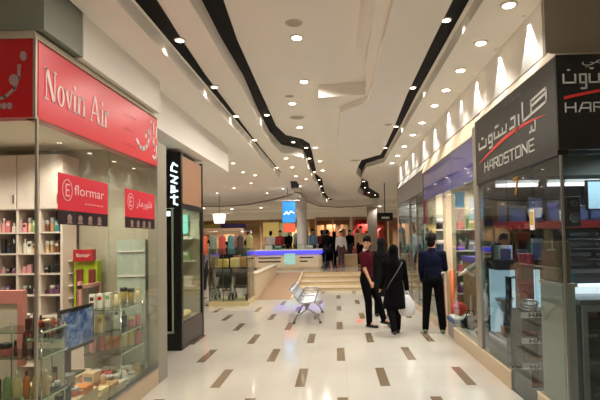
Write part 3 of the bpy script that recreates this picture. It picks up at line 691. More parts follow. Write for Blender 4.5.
# goods laid out on the display floor
Z0 = .201
ti = thing('display_tiers', (-2.4, 4.3, .2), 'low white stepped tiers along the left window carrying perfume and cartons', 'stand')
MB().rbox(-2.53, 3.9, .2, -2.21, 4.42, .40, .006).build('upper_tier', DISPM, ti); MB().rbox(-2.50, 4.425, .2, -2.21, 4.98, .30, .006).build('lower_tier', DISPM, ti)
lay = [('box', 'grey', 'white', .13, .10, 66, 372, -2.42, 'blue grey carton'), ('perfume', 'blue', 'silver', .15, .09, 57, 392, -2.34, 'blue glass perfume'), ('box', 'brown', 'tan', .21, .045, 56, 376, -2.46, 'tall brown carton'),
       ('box', 'white', 'silver', .06, .13, 80, 366, -2.45, 'flat white carton'), ('jar', 'white', 'beige', .08, .09, 79, 378, -2.4, 'white jar'), ('box', 'beige', 'grey', .14, .10, 91, 372, -2.4, 'beige carton'), ('tub', 'red', 'red', .16, .11, 105, 378, -2.4, 'bright red tub with dark base'),
       ('box', 'maroon', 'black', .12, .06, 112, 372, -2.42, 'dark red carton'), ('bottle', 'white', 'white', .16, .08, 122, 373, -2.33, 'white pump bottle'), ('jar', 'brown', 'white', .1, .07, 117, 376, -2.36, 'brown jar'), ('box', 'white', 'rose', .11, .08, 128, 368, -2.36, 'small white carton'),
       ('bottle', 'orange', 'black', .1, .04, 52, 399, -2.34, 'small orange bottle'), ('bottle', 'orange', 'white', .1, .04, 64, 398, -2.33, 'small orange bottle with white cap'), ('bottle', 'brown', 'black', .1, .035, 72, 399, -2.3, 'small brown bottle'), ('perfume', 'silver', 'silver', .16, .08, 44, 384, -2.4, 'silver perfume'),
       ('perfume', 'white', 'beige', .16, .09, 49, 370, -2.46, 'pale perfume'), ('jar', 'rose', 'silver', .06, .08, 73, 389, -2.3, 'flat rose jar'), ('box', 'tan', 'beige', .04, .14, 107, 388, -2.27, 'flat tan carton'), ('box', 'cream', 'tan', .04, .12, 99, 395, -2.27, 'flat cream carton'),
       ('jar', 'beige', 'brown', .06, .07, 94, 386, -2.33, 'beige jar'), ('perfume', 'teal', 'silver', .11, .06, 88, 394, -2.28, 'teal perfume'), ('jar', 'white', 'silver', .07, .07, 132, 374, -2.29, 'white jar with silver lid'), ('perfume', 'pink', 'black', .12, .06, 98, 381, -2.36, 'pink perfume')]
for kd, c, t_, h, w, u, v, X_, nm in lay:
    Y_ = atX(u, v, X_).y; product(kd, c, t_, (X_, Y_, .401 if Y_ < 4.36 else (.301 if Y_ < 4.92 else Z0)), h * 1.2, w * 1.15, f'{nm} on the display floor of the left window', 'goods on the left display floor')
lay2 = [('bottle', 'cream', 'white', .13, .05, 40, -2.48, 'cream squat bottle'), ('jar', 'silver', 'white', .09, .08, 48, -2.3, 'silver jar'), ('box', 'navy', 'silver', .1, .09, 62, -2.3, 'navy small carton'), ('box', 'white', 'pink', .12, .07, 70, -2.47, 'white carton with pink label'), ('jar', 'cream', 'tan', .07, .09, 76, -2.44, 'cream jar'),
        ('perfume', 'rose', 'silver', .13, .07, 84, -2.46, 'rose perfume'), ('box', 'orange', 'white', .05, .12, 82, -2.27, 'flat orange carton'), ('jar', 'white', 'rose', .07, .08, 90, -2.30, 'white jar with rose lid'), ('box', 'silver', 'white', .1, .07, 97, -2.47, 'silver carton'), ('bottle', 'beige', 'brown', .15, .05, 103, -2.3, 'beige bottle with brown cap'),
        ('jar', 'maroon', 'silver', .07, .07, 109, -2.31, 'maroon jar'), ('box', 'green', 'white', .09, .06, 113, -2.47, 'small green carton'), ('perfume', 'cream', 'silver', .12, .07, 120, -2.45, 'cream perfume'), ('jar', 'silver', 'silver', .06, .07, 125, -2.27, 'flat silver jar'), ('bottle', 'brown', 'white', .12, .05, 133, -2.4, 'brown bottle with white cap'), ('box', 'yellow', 'white', .08, .06, 138, -2.34, 'small yellow carton'), ('box', 'grey', 'navy', .08, .07, 143, -2.3, 'small grey carton')]
for kd, c, t_, h, w, u, X_, nm in lay2:
    Y_ = atX(u, 380, X_).y; product(kd, c, t_, (X_, Y_, .401 if Y_ < 4.36 else (.301 if Y_ < 4.92 else Z0)), h * 1.2, w * 1.15, f'{nm} on the display floor of the left window', 'goods on the left display floor')
# ================================================================== RIGHT ELECTRONICS SHOP
XR = 1.93
struct('baseboard_right', MB().box(XR - .01, 5.45, 0, XR + .09, 8.05, .2).box(XR - .01, 4.13, 0, XR + .09, 4.74, .2), PLINTH)
struct('trim_14', MB().box(XR - .014, 5.445, .2, XR + .09, 8.055, .215).box(XR - .014, 4.13, .2, XR + .09, 4.745, .215), CREAM)
struct('trim_15', MB().box(XR, 5.4, 0, XR + .2, 5.449, .24), GREYGREEN)
DOORGLASS = glass_mat('door_glass', (232, 238, 236), 1.22)
struct('window_8', MB().box(XR, 4.744, .01, XR + .008, 5.444, 2.4), DOORGLASS)
spot((2.35, 4.5, 2.7), 110, 60, col=(.92, .97, 1), aim=(2.25, 5.5, .5))  # added fill aimed at the banded cartons, no lamp fitting here
struct('window_3', MB().box(XR, 5.45, .215, XR + .01, 6.47, 2.4).box(XR, 4.135, .215, XR + .01, 4.736, 2.4), GLASSR)
struct('window_4', MB().box(XR + .012, 4.125, .01, 6.8, 4.135, 2.4), GLASSR)
struct('trim_16', MB().box(XR - .004, 4.12, .215, XR + .016, 4.138, 2.4), STEEL)
struct('trim_17', MB().rbox(XR - .02, 6.475, .215, XR + .06, 6.66, 3.22, .01), ALU)
SHOPD = mat('shop_grey_wall', (122, 128, 122), .6, noise=.05)
struct('wall_right.004', MB().box(XR + .1, 6.7, 0, 6.9, 6.84, 3.4), SHOPD)
struct('ceiling.008', MB().box(XR + .02, 4.15, 3.05, 6.9, 6.7, 3.12), mat('shop_grey_ceiling', (170, 176, 168), .7))
struct('wall_right.005', MB().box(5.2, 4.13, 0, 5.3, 6.7, 3.1), SHOPD)
struct('trim_18', MB().box(XR + .01, 4.75, .0, XR + .9, 5.44, .012), mat('door_mat', (64, 60, 58), .8, noise=.3, scale=60))
hs = thing('shop_sign', (XR, 4.13, 2.4), 'black shop sign with silver squared lettering and a red arc on the right corner', 'sign')
MB().box(XR - .03, 4.11, 2.4, XR + .06, 6.47, 3.24).build('side_panel', SIGNBLACK, hs)
MB().box(XR - .028, 4.09, 2.44, 4.4, 4.13, 3.25).build('front_panel', mat('sign_black_front', (8, 8, 9), .4, noise=.1), hs)
tq = MB().loft([[(XR - .035, 4.08, 3.245), (2.02, 4.5, 3.43), (2.05, 4.5, 3.245)], [(XR - .035, 6.5, 3.245), (2.02, 6.5, 3.43), (2.05, 6.5, 3.245)]])
tq.loft([[(XR - .035, 4.08, 3.255), (2.02, 4.5, 3.42), (2.02, 4.5, 3.255)], [(4.4, 4.08, 3.255), (4.4, 4.5, 3.42), (4.4, 4.5, 3.255)]])
tq.build('top_trim', mat('sign_trim_right', (186, 172, 152), .45, noise=.03), hs)
def hard(mp, W, H, mb_s, mb_r, k):
    # W x H is the lettering block; the Persian word above, the arc, the Latin word below
    sq_text(mb_s, 'HARDSTONE', mp, W * .12, H * .10, W * .72, H * .14, .014 * k)
    def P(pts): mb_s.ribbon([(W * x, H * (.55 + (y - .55) * .85)) for x, y in pts], .024 * k, mp)
    P([(.02, .62), (.02, .50), (.16, .50), (.16, .62)]); P([(.08, .68), (.10, .68)])                       # n
    P([(.22, .42), (.27, .42), (.27, .64), (.21, .64), (.21, .52), (.27, .52)])                            # w
    P([(.31, .64), (.31, .53), (.38, .53)]); P([(.33, .72), (.34, .72)]); P([(.36, .72), (.37, .72)])       # t
    P([(.38, .53), (.38, .60)]); P([(.38, .53), (.44, .53), (.44, .62)]); P([(.44, .53), (.50, .53), (.50, .64)])    # s
    P([(.55, .53), (.62, .53), (.62, .68), (.57, .68)])                                                    # d
    P([(.67, .66), (.67, .48), (.63, .44)]); P([(.72, .52), (.72, .80)])                                  # r, alef
    P([(.72, .52), (.98, .60), (.98, .78), (.82, .74), (.82, .56)]); P([(.82, .66), (.97, .71)])             # h
    P([(.80, .30), (.86, .30), (.86, .42)]); P([(.82, .37), (.82, .30)])
    n = 22; up = []; lo = []
    for i in range(n + 1):
        t = i / n; x = .02 + .96 * t; yy = .28 + .22 * math.sin(t * 2.2) / 1.0 * .9; th = .055 * math.sin(PI * min(1, t * .95 + .04))
        up.append((W * x, H * (yy + th * .5))); lo.append((W * x, H * (yy - th * .5)))
    for i in range(n): mb_r.poly([lo[i], lo[i + 1], up[i + 1], up[i]], mp)
mp_s = plane_map((XR - .03, 6.34, 2.45), (0, -1, 0)); a, r_ = MB(), MB()
hard(mp_s, 2.1, .78, a, r_, 1.1)
for tx_, x_, y_, w_ in (('\uFEA8\uFE8E\uFEE7\uFE94', 1.0, .70, .5), ('\uFEDB\uFEE0\uFED3', .08, -.01, .36)):
    k_ = MB(); text_mb(k_, fa(tx_), mp_s, x_, y_, w_, .055); k_.build('small_print', mat('letter_dim', (110, 108, 104), .5, noise=0), hs)
a.build('silver_lettering', LETTERGREY, hs); r_.build('red_arc', mat('arc_red', (206, 50, 40), .35, noise=0), hs)
mp_f = plane_map((XR + .03, 4.09, 2.48), (1, 0, 0)); a, r_ = MB(), MB()
def P(pts): a.ribbon(pts, .014, mp_f)
P([(.0, .60), (.0, .53), (.10, .53), (.10, .60)]); P([(.15, .48), (.19, .48), (.19, .60), (.14, .60), (.14, .53), (.19, .53)]); P([(.22, .60), (.22, .53), (.30, .53), (.30, .60)]); P([(.30, .53), (.37, .53), (.37, .61)]); P([(.37, .53), (.45, .53), (.45, .64)]); P([(.04, .64), (.05, .64)]); P([(.23, .65), (.25, .65)])
P([(.5, .53), (.58, .53), (.58, .64)]); P([(.62, .62), (.62, .5)]); P([(.66, .53), (.66, .7)]); P([(.66, .53), (.85, .56), (.85, .68), (.74, .66), (.74, .54)])
k_ = MB(); text_mb(k_, fa('\uFECB\uFEE0\uFEE4\uFEF2'), mp_f, .16, .66, .3, .09); k_.build('small_print', LETTERGREY, hs); lat = MB(); sq_text(lat, 'HARDSTONE', mp_f, .01, .28, 1.0, .075, .010); lat.build('latin_lettering', LETTERGREY, hs)
a.build('silver_lettering', LETTERGREY, hs)
for i in range(16):
    t0, t1 = i / 16, (i + 1) / 16; f = lambda t: .40 + .09 * math.sin(t * 2.3)
    r_.poly([(t0 * 1.0, f(t0) - .012), (t1 * 1.0, f(t1) - .012), (t1 * 1.0, f(t1) + .012), (t0 * 1.0, f(t0) + .012)], mp_f)
r_.build('red_arc', mat('arc_red', (206, 50, 40), .35, noise=0), hs)

TUBE = mat('tube_light', (250, 236, 240), .5, noise=0, emit=2.6, ecol=(250, 232, 240))
COLD = mat('cold_lightbox', (200, 226, 234), .5, noise=0, emit=.95, ecol=(190, 222, 234))
# back display wall: shelf boards, red band, light tubes
dw = thing('display_shelving', (3.4, 6.5, 0), 'dark shelving with a red band along the back of the right electronics shop', 'shelves')
MB().box(2.05, 6.62, 0, 5.1, 6.69, 2.5).build('back_panel', mat('dark_back', (58, 62, 66), .5, noise=.2), dw)
for z in (2.44,): MB().box(2.05, 6.3, z, 5.1, 6.62, z + .05).build('top_board', BLACK, dw)
MB().box(2.05, 6.28, 1.76, 5.1, 6.62, 1.80).build('shelf', BLACK, dw); MB().box(2.05, 6.26, 1.80, 5.1, 6.285, 1.90).build('red_band', mat('band_red', (130, 20, 28), .4, noise=.35, scale=16), dw)
MB().box(2.05, 6.28, 1.28, 5.1, 6.62, 1.31).build('shelf', mat('shelf_grey', (110, 116, 116), .4), dw)
for x in (2.74, 3.515): MB().box(x - .01, 6.3, 0, x + .02, 6.62, 2.44).build('upright', BLACK, dw)
for i, (x0, x1) in enumerate(((2.10, 2.66), (2.77, 2.95), (3.0, 3.44), (3.56, 4.2))):
    t = thing('tube_lamp', ((x0 + x1) / 2, 6.34, 2.36), f'bright tube lamp under the top board of the electronics shop shelving, {ORD[i+1]} from the left', 'lamp')
    MB().box(x0, 6.3, 2.40, x1, 6.38, 2.438).build('housing', WHITE, t); MB().tube([(x0 + .01, 6.33, 2.375), (x1 - .01, 6.33, 2.375)], .024, 10).build('tube', TUBE, t)
for x, y in ((2.7, 5.4), (3.6, 5.0), (3.9, 5.9)): spot((x, y, 3.0), 110, 150, col=(.86, .95, 1))
def carton(x0, x1, y0, y1, z0, z1, m, lab, panel=None, name='product_carton', group='electronics on the back shelves'):
    t = thing(name, ((x0 + x1) / 2, (y0 + y1) / 2, z0), lab, 'box', group)
    MB().rbox(x0, y0, z0, x1, y1, z1, .004).build('carton', m, t)
    w, h = x1 - x0, z1 - z0
    MB().box(x0 + w * .12, y0 - .004, z0 + h * .3, x1 - w * .12, y0 + .001, z1 - h * .15).build('printed_panel', panel or mat('print_cool', (62, 68, 104), .4, noise=.6, scale=22), t)
    return t
NAVY = mat('carton_navy', (36, 40, 74), .4, noise=.4, scale=9); DK = mat('carton_dark', (40, 42, 48), .45, noise=.3); BRN = mat('carton_brown', (120, 76, 56), .5, noise=.3); RD = mat('carton_red', (150, 26, 30), .4, noise=.3); PALE = mat('carton_pale', (176, 184, 186), .4, noise=.2); VIO = mat('carton_violet', (84, 60, 120), .4, noise=.4, scale=9)
sh = [(2.12, 2.24, .36, BRN, 'brown carton'), (2.26, 2.50, .30, DK, 'dark carton'), (2.52, 2.71, .40, NAVY, 'navy carton'), (2.77, 2.90, .34, VIO, 'violet carton'), (2.92, 3.1, .24, PALE, 'pale carton'), (3.12, 3.3, .3, DK, 'charcoal carton'), (3.32, 3.48, .42, NAVY, 'deep navy carton'), (3.56, 3.8, .38, DK, 'dark tall carton')]
for x0, x1, h, m, nm in sh: carton(x0, x1, 6.33, 6.58, 1.801, 1.801 + h, m, f'{nm} on the upper back shelf above the red band in the electronics shop')
for x0, x1, h, m, nm in [(2.12, 2.3, .28, PALE, 'pale carton'), (2.34, 2.5, .22, DK, 'dark carton'), (2.54, 2.7, .36, mat('carton_grey', (120, 126, 130), .4, noise=.3), 'grey carton'), (2.78, 2.92, .3, RD, 'red carton'), (2.95, 3.2, .24, PALE, 'long pale carton'), (3.24, 3.46, .34, DK, 'charcoal carton')]:
    carton(x0, x1, 6.33, 6.58, 1.311, 1.311 + h, m, f'{nm} on the middle back shelf below the red band in the electronics shop')
# speakers on a stand near the glass
def speaker(x, y, z, w, h, d, lab, n=2):
    t = thing('loudspeaker', (x, y, z), lab, 'loudspeaker')
    MB().rbox(x - w / 2, y - d / 2, z, x + w / 2, y + d / 2, z + h, .008).build('cabinet', BLACK, t)
    for i in range(n):
        cz = z + h * (.3 if i == 0 else .76); r = w * (.36 if i == 0 else .2)
        ring = MB(); q = plane_map((x, y - d / 2, cz), (1, 0, 0)); ring.ribbon(arc(0, 0, r, r, 0, 360, 24), w * .06, q, .008); rg = ring.build('surround', mat('speaker_ring', (120, 124, 128), .3), t)
        MB().poly(arc(0, 0, r * .92, r * .92, 0, 360, 24)[:-1], q, .004).build('cone', mat('speaker_cone', (44, 46, 50), .5), t)
    return t
st_ = thing('equipment_stand', (3.1, 5.5, 0), 'black equipment stand behind the right front glass', 'stand')
MB().box(2.6, 5.3, .0, 3.35, 5.75, 1.3).build('cabinet', BLACK, st_); MB().box(2.55, 5.26, 1.3, 3.4, 5.8, 1.34).build('top', STEEL, st_)
speaker(2.62, 5.4, 1.80, .14, .34, .16, 'black loudspeaker with a pale ring standing on the stacked amplifiers')
for i, z in enumerate((1.341, 1.45, 1.56, 1.67)):
    t = thing('amplifier', (2.72, 5.5, z), f'black amplifier unit in the stack behind the right front glass, {["lowest", "second from bottom", "third from bottom", "topmost"][i]}', 'amplifier', 'stacked amplifiers')
    MB().rbox(2.53, 5.32, z, 2.9, 5.72, z + .1, .006).build('case', BLACKGLOSS if i % 2 else BLACK, t)
    MB().box(2.56, 5.312, z + .03, 2.78, 5.321, z + .07).build('display', mat('amp_front', (46, 52, 58), .2), t)
    MB().tube([(2.85, 5.30, z + .05), (2.85, 5.322, z + .05)], .014, 12).build('knob', STEEL, t)
sc_ = thing('wall_screen', (3.0, 6.0, 1.9), 'bright cold lit screen high at the right edge of the electronics shop', 'screen')
MB().box(2.98, 5.75, 2.0, 3.5, 5.79, 2.36).build('frame', BLACK, sc_); MB().box(3.0, 5.742, 2.02, 3.48, 5.75, 2.34).build('panel', mat('screen_cold', (170, 200, 215), .4, noise=.1, emit=.5, ecol=(170, 205, 222)), sc_)
MB().tube([(3.24, 5.77, 2.36), (3.24, 5.77, 3.05)], .02).build('hanging_pole', STEEL, sc_)
# cabinet with glass door at the right edge
fr = thing('display_cabinet', (2.75, 4.7, 0), 'silver framed glass door cabinet at the right edge behind the front glass', 'cabinet')
x0, x1, y0, y1, z1 = 2.27, 3.1, 4.55, 5.0, 1.06
MB().box(x0, y1 - .02, .1, x1, y1, z1).box(x0, y0, .0, x1, y1, .1).box(x0, y0 + .02, .1, x0 + .02, y1, z1).box(x1 - .02, y0 + .02, .1, x1, y1, z1).build('body', mat('cabinet_dark', (40, 46, 56), .4), fr)
MB().rbox(x0 - .02, y0 - .02, z1, x1 + .02, y1 + .02, z1 + .05, .008).build('top', STEEL, fr)
dr_ = MB().box(x0 + .0, y0 - .02, .1, x0 + .05, y0, z1).box(x1 - .05, y0 - .02, .1, x1, y0, z1).box(x0 + .05, y0 - .02, .1, x1 - .05, y0, .16).box(x0 + .05, y0 - .02, z1 - .06, x1 - .05, y0, z1).build('door_frame', mat('silver_paint', (172, 172, 164), .35, .4), fr)
MB().box(x0 + .05, y0 - .012, .16, x1 - .05, y0 - .006, z1 - .06).build('door_pane', GLASS, dr_)
for z in (.40, .65, .9): MB().box(x0 + .021, y0 + .03, z, x1 - .021, y1 - .03, z + .012).build('shelf', SHELFGLASS, fr)
for i, (c, x, z, w, h) in enumerate((('red', 2.46, .913, .1, .09), ('maroon', 2.62, .913, .12, .07), ('navy', 2.45, .663, .14, .12), ('purple', 2.64, .663, .1, .12), ('grey', 2.46, .413, .13, .11), ('white', 2.62, .413, .1, .1), ('grey', 2.5, .101, .16, .12))):
    product('box', c, 'silver', (x, 4.75, z), h, w, f'{c} gadget box inside the silver framed cabinet, {["top", "top", "middle", "middle", "lower", "lower", "bottom"][i]} shelf', 'boxes inside the silver framed cabinet', .1)
lb = thing('lit_counter', (2.85, 5.15, 0), 'brightly lit white counter band above the silver cabinet', 'counter')
MB().box(2.38, 5.06, 0, 3.3, 5.25, 1.06).build('base', mat('counter_dark', (56, 60, 64), .4), lb); MB().rbox(2.36, 5.04, 1.062, 3.4, 5.25, 1.19, .01).build('light_band', mat('counter_glow', (240, 246, 250), .4, noise=0, emit=1.6, ecol=(232, 242, 250)), lb)
# pale panel with wooden top beside the doorway
pp = thing('side_counter', (2.0, 4.5, 0), 'pale grey green counter side with brown box on top beside the doorway', 'counter')
MB().box(1.97, 4.26, .22, 2.08, 4.71, 1.26).build('pale_panel', mat('pale_panel', (196, 198, 180), .4, noise=.04), pp); MB().box(1.96, 4.25, 1.26, 2.1, 4.72, 1.29).build('worktop', CREAM, pp)
bb = tag(MB().rbox(1.975, 4.3, 1.291, 2.075, 4.68, 1.66, .01).build('tall_carton', mat('brown_carton', (120, 96, 66), .6, noise=.15)), 'tall brown carton standing on the pale counter by the doorway', 'box')
# hanging tags on the glass
tg = thing('price_tag', (1.915, 4.75, 1.75), 'yellow and white vertical sticker on the right shop glass', 'sticker')
MB().box(1.924, 4.70, 1.77, 1.929, 4.80, 1.97).build('white_card', LETTERWHITE, tg); MB().box(1.920, 4.715, 1.82, 1.9245, 4.785, 1.95).build('yellow_field', mat('tag_yellow', (206, 176, 70), .5), tg)
sv7 = thing('number_seven_cutout', (1.92, 5.1, 2.15), 'golden cut-out figure 7 on the right shop glass', 'sign')
q7 = plane_map((1.928, 5.2, 2.17), (0, -1, 0)); MB().ribbon([(0, .15), (.12, .15), (.05, 0)], .04, q7, .006).build('numeral', mat('gold_seven', (170, 130, 50), .35, .5, noise=0), sv7)
stx = tag(MB().box(1.922, 6.5, 2.18, 1.929, 6.62, 2.30).build('small_poster', mat('poster_pale', (190, 208, 212), .5)), 'small pale blue notice at the top left of the electronics window', 'notice')
# lit showcase in the window
sw = thing('lit_showcase', (2.2, 6.1, .0), 'cold blue lit showcase low in the electronics shop window', 'showcase')
MB().box(1.95, 5.98, .0, 2.5, 6.24, .5).box(1.95, 5.62, .0, 2.0, 5.98, .5).build('base', mat('showcase_base', (150, 138, 122), .5), sw)
rib_ = MB()
for i in range(18): rib_.tube([(1.948, 5.63 + i * .035, .225), (1.948, 5.63 + i * .035, .49)], .014, 8)
rib_.build('ribbed_front', STEEL, sw)
MB().box(1.96, 6.2, .5, 2.5, 6.24, 1.3).build('end_lightbox', COLD, sw); MB().box(2.46, 5.98, .5, 2.5, 6.2, 1.3).build('back_lightbox', COLD, sw)
MB().box(1.95, 5.9, 1.3, 2.5, 6.24, 1.42).build('top_box', BLACK, sw)
cp = thing('chrome_horn', (2.09, 6.07, .5), 'silver funnel shaped cup with a hooked handle in the lit showcase', 'ornament')
MB().lathe((2.09, 6.07, .5), [(.08, 0), (.08, .015), (.025, .03), (.022, .26), (.05, .29), (.11, .42), (.122, .44), (.114, .44), (.04, .30)], 20).build('cup', CHROME, cp)
MB().tube([(2.13, 6.05, .80), (2.17, 6.05, .95), (2.11, 6.05, 1.12), (2.13, 6.05, 1.19), (2.22, 6.05, 1.2), (2.27, 6.05, 1.19)], .014, 8).build('handle', STEEL, cp)
for i, (y, c) in enumerate(((6.0, 'orange'),)):
    product('perfume', c, 'black', (2.06, y, .501), .16, .10, f'small {c} gadget standing at the foot of the lit showcase', 'small goods in the lit showcase')
vs = thing('glyph_strip', (1.96, 5.47, .22), 'narrow black panel with a column of small white symbols by the doorway', 'panel')
MB().box(1.942, 5.452, .24, 1.96, 5.60, 1.25).build('panel', mat('panel_ink', (22, 26, 34), .3), vs)
qv = plane_map((1.942, 5.58, .26), (0, -1, 0)); g = MB()
for i in range(8): text_mb(g, ['S', 'U', 'O', 'H', 'D', 'R', 'A', 'H'][i], qv, .03, .04 + i * .115, .06, .06)
g.build('symbols', mat('symbol_grey', (120, 138, 156), .4, noise=0), vs)
# stack of three black cartons with white bands
C0 = None
for i, z in enumerate((.0, .288, .576)):
    lab = f'black carton with a white printed band by the doorway, {["lowest", "middle", "topmost"][i]} of three stacked'
    if C0 is None:
        C0 = thing('banded_carton', (2.26, 5.65, z), lab, 'box', 'banded cartons by the doorway')
        MB().rbox(2.08, 5.5, z, 2.42, 5.8, z + .285, .005).build('carton', mat('carton_black', (26, 24, 28), .45, noise=.2), C0)
        MB().box(2.076, 5.494, z + .21, 2.424, 5.52, z + .275).build('white_band', mat('band_white', (176, 176, 170), .5), C0)
        qc = plane_map((2.08, 5.494, z + .21), (1, 0, 0)); tt = MB(); sq_text(tt, 'HAR', qc, .08, .012, .2, .04, .014, .003); tt.build('lettering', BLACK, C0)
        MB().box(2.1, 5.494, z + .03, 2.4, 5.502, z + .06).build('red_stripe', mat('stripe_red', (110, 26, 30), .5), C0)
    else: dup(C0, (2.26, 5.65, z), None, lab)
wr = thing('silver_coil', (2.2, 5.62, .862), 'bundle of silver coiled cable on top of the banded cartons', 'cable')
for k in range(3): MB().tube([(2.2 + .09 * math.cos(a * PI / 8) + .01 * k, 5.62 + .06 * math.sin(a * PI / 8), .885 + .03 * k + .02 * math.sin(a * PI / 8)) for a in range(17)], .012, 8).build('loop', STEEL, wr)
rb = thing('tall_red_box', (2.28, 5.85, .9), 'tall dark red box standing behind the banded cartons', 'box')
MB().rbox(2.18, 5.82, 0, 2.36, 5.95, 1.5, .006).build('box', mat('dark_red', (104, 22, 36), .4, noise=.1), rb); MB().box(2.2, 5.81, 1.2, 2.34, 5.82, 1.35).build('dark_label', BLACK, rb)
cy = tag(MB().box(2.36, 5.5, 1.20, 2.6, 5.52, 1.27).build('cyan_sign', mat('cyan_glow', (90, 190, 220), .4, noise=0, emit=.9)), 'small glowing cyan strip sign above the banded cartons', 'sign')

# ================================================================== SHOP WITH THE VIOLET HEADER
struct('trim_19', MB().loft([[(XR - .03, 6.67, 3.1), (2.02, 6.67, 3.43), (2.1, 6.67, 3.1)], [(XR - .03, 10.5, 3.1), (2.02, 10.5, 3.43), (2.1, 10.5, 3.1)]]), CREAM)
vh = thing('shop_header', (XR, 8.6, 2.5), 'glossy violet blue header panel over the second right shop', 'sign')
VIOL = mat('violet_gloss', (70, 74, 156), .1, noise=.45, scale=1.6, coat=.8)
for i in range(3): MB().box(XR - .01, 6.67 + i * 1.275, 2.5, XR + .03, 6.67 + (i + 1) * 1.275 - .012, 3.1).build('panel', VIOL, vh)
MB().box(XR - .015, 10.46, 2.0, XR + .05, 10.52, 3.12).build('maroon_edge', mat('maroon_edge', (110, 20, 44), .4), vh)
struct('window_5', MB().box(XR, 6.67, .215, XR + .01, 8.04, 2.5).box(XR, 9.3, .05, XR + .01, 10.45, 2.5), GLASS)
struct('baseboard_right.001', MB().box(XR - .01, 9.3, 0, XR + .08, 14.8, .12), PLINTH)
struct('trim_20', MB().rbox(2.02, 8.88, 0, 2.2, 9.1, 2.5, .01), mat('cream_pillar', (236, 216, 182), .5))
struct('wall_right.006', MB().box(XR + .1, 10.52, 0, 6.9, 10.66, 3.4), mat('shop_beige_wall', (206, 190, 164), .6))
struct('ceiling.009', MB().box(XR + .04, 6.86, 2.95, 6.9, 10.5, 3.05), PLASTER)
struct('wall_right.007', MB().box(6.3, 6.86, 0, 6.4, 10.5, 3.0), mat('shop_beige_wall', (206, 190, 164), .6))
for x, y in ((2.6, 7.6), (2.7, 8.8), (2.7, 9.9), (4.2, 8.5)): spot((x, y, 2.9), 120, 150, col=(1, .93, .82))
struct('trim_21', MB().box(XR + .09, 6.9, 0, 2.7, 8.05, .2), mat('window_floor_white', (206, 200, 196), .4))
ps2 = thing('hanging_poster', (2.75, 9.8, 2.0), 'small hanging cyan poster inside the violet header shop', 'poster')
MB().box(2.42, 9.78, 2.3, 2.62, 9.8, 2.62).build('blue_card', mat('cyan_card', (70, 150, 190), .5, noise=.4, scale=20, emit=.3), ps2); MB().box(2.43, 9.78, 2.05, 2.61, 9.8, 2.28).build('pink_card', mat('pink_card', (220, 180, 170), .5), ps2)
MB().tube([(2.52, 9.79, 2.62), (2.52, 9.79, 2.95)], .006).build('cord', STEEL, ps2)
sb = thing('goods_shelf', (3.0, 10.3, 0), 'shelving of small goods on the end wall of the violet header shop', 'shelves')
MB().box(2.1, 10.44, 0, 4.4, 10.5, 2.2).build('back_panel', mat('sage_panel', (150, 156, 140), .6), sb)
for z in (.5, .95, 1.4, 1.85): MB().box(2.1, 10.12, z, 4.4, 10.44, z + .025).build('shelf', WHITE, sb)
k = 0
for z in (.526, .976, 1.426, 1.876):
    for x in (2.2, 2.42, 2.64, 2.86):
        k += 1; c = ['green', 'black', 'teal', 'rose', 'grey', 'navy', 'beige', 'purple'][(k * 5) % 8]
        product(['box', 'jar', 'tub', 'perfume'][k % 4], c, 'white', (x, 10.25, z), .22, .15, f'{c} item on the {["lowest", "second", "third", "top"][(k-1)//4]} end wall shelf of the violet header shop, {ORD[(k-1)%4+1]} one', 'goods on the violet shop shelving')
vc = thing('violet_counter', (2.75, 9.0, 0), 'low counter with a violet lit top inside the second right shop', 'counter')
MB().box(2.45, 8.5, 0, 3.3, 9.4, 1.24).build('body', mat('tan_counter', (180, 156, 120), .5), vc); MB().box(2.43, 8.48, 1.24, 3.32, 9.42, 1.34).build('violet_top', mat('violet_top', (110, 96, 190), .3, noise=.2, emit=.25), vc)
# goods low by the doorway
bk = thing('fabric_stack', (2.0, 8.35, 0), 'grey display block with blue and white cloth folded on top by the doorway', 'display')
MB().rbox(1.95, 8.1, 0, 2.35, 8.6, .26, .02).build('block', mat('cloth_grey', (150, 140, 138), .8), bk); MB().rbox(1.93, 8.08, .26, 2.33, 8.6, .33, .02).build('blue_cloth', mat('cloth_blue', (60, 88, 128), .8, noise=.3), bk); MB().rbox(1.95, 8.08, .33, 2.3, 8.5, .36, .012).build('white_cloth', mat('cloth_white', (220, 222, 224), .8), bk)
def bag(x, y, z, s, m, lab, nm='handbag'):
    t = thing(nm, (x, y, z), lab, 'bag'); MB().ball((x, y, z + s * .45), (s * .5, s * .35, s * .45)).build('body', m, t)
    MB().tube([(x - s * .3, y, z + s * .75), (x - s * .15, y, z + s * 1.2), (x + s * .15, y, z + s * 1.2), (x + s * .3, y, z + s * .75)], s * .035).build('handle', m, t)
bag(2.1, 8.35, .361, .26, mat('bag_red', (190, 60, 40), .6, noise=.3), 'red and orange round bag on top of the folded cloth')
bag(2.16, 7.9, .201, .26, mat('bag_black', (22, 22, 26), .5), 'black handbag standing on the window floor beside the mannequin')
ob = thing('orange_roll', (2.15, 8.85, 0), 'tall orange fabric roll leaning by the cream pillar', 'fabric'); MB().tube([(2.1, 8.7, .0), (2.1, 8.8, 1.1)], .05, 10).build('roll', mat('roll_orange', (206, 110, 60), .7), ob)
lr = tag(MB().ball((2.2, 7.1, .235), (.16, .1, .03)).build('folded_cloth', mat('fan_white', (210, 208, 204), .6)), 'flat pale folded cloth on the window floor near the post', 'cloth')

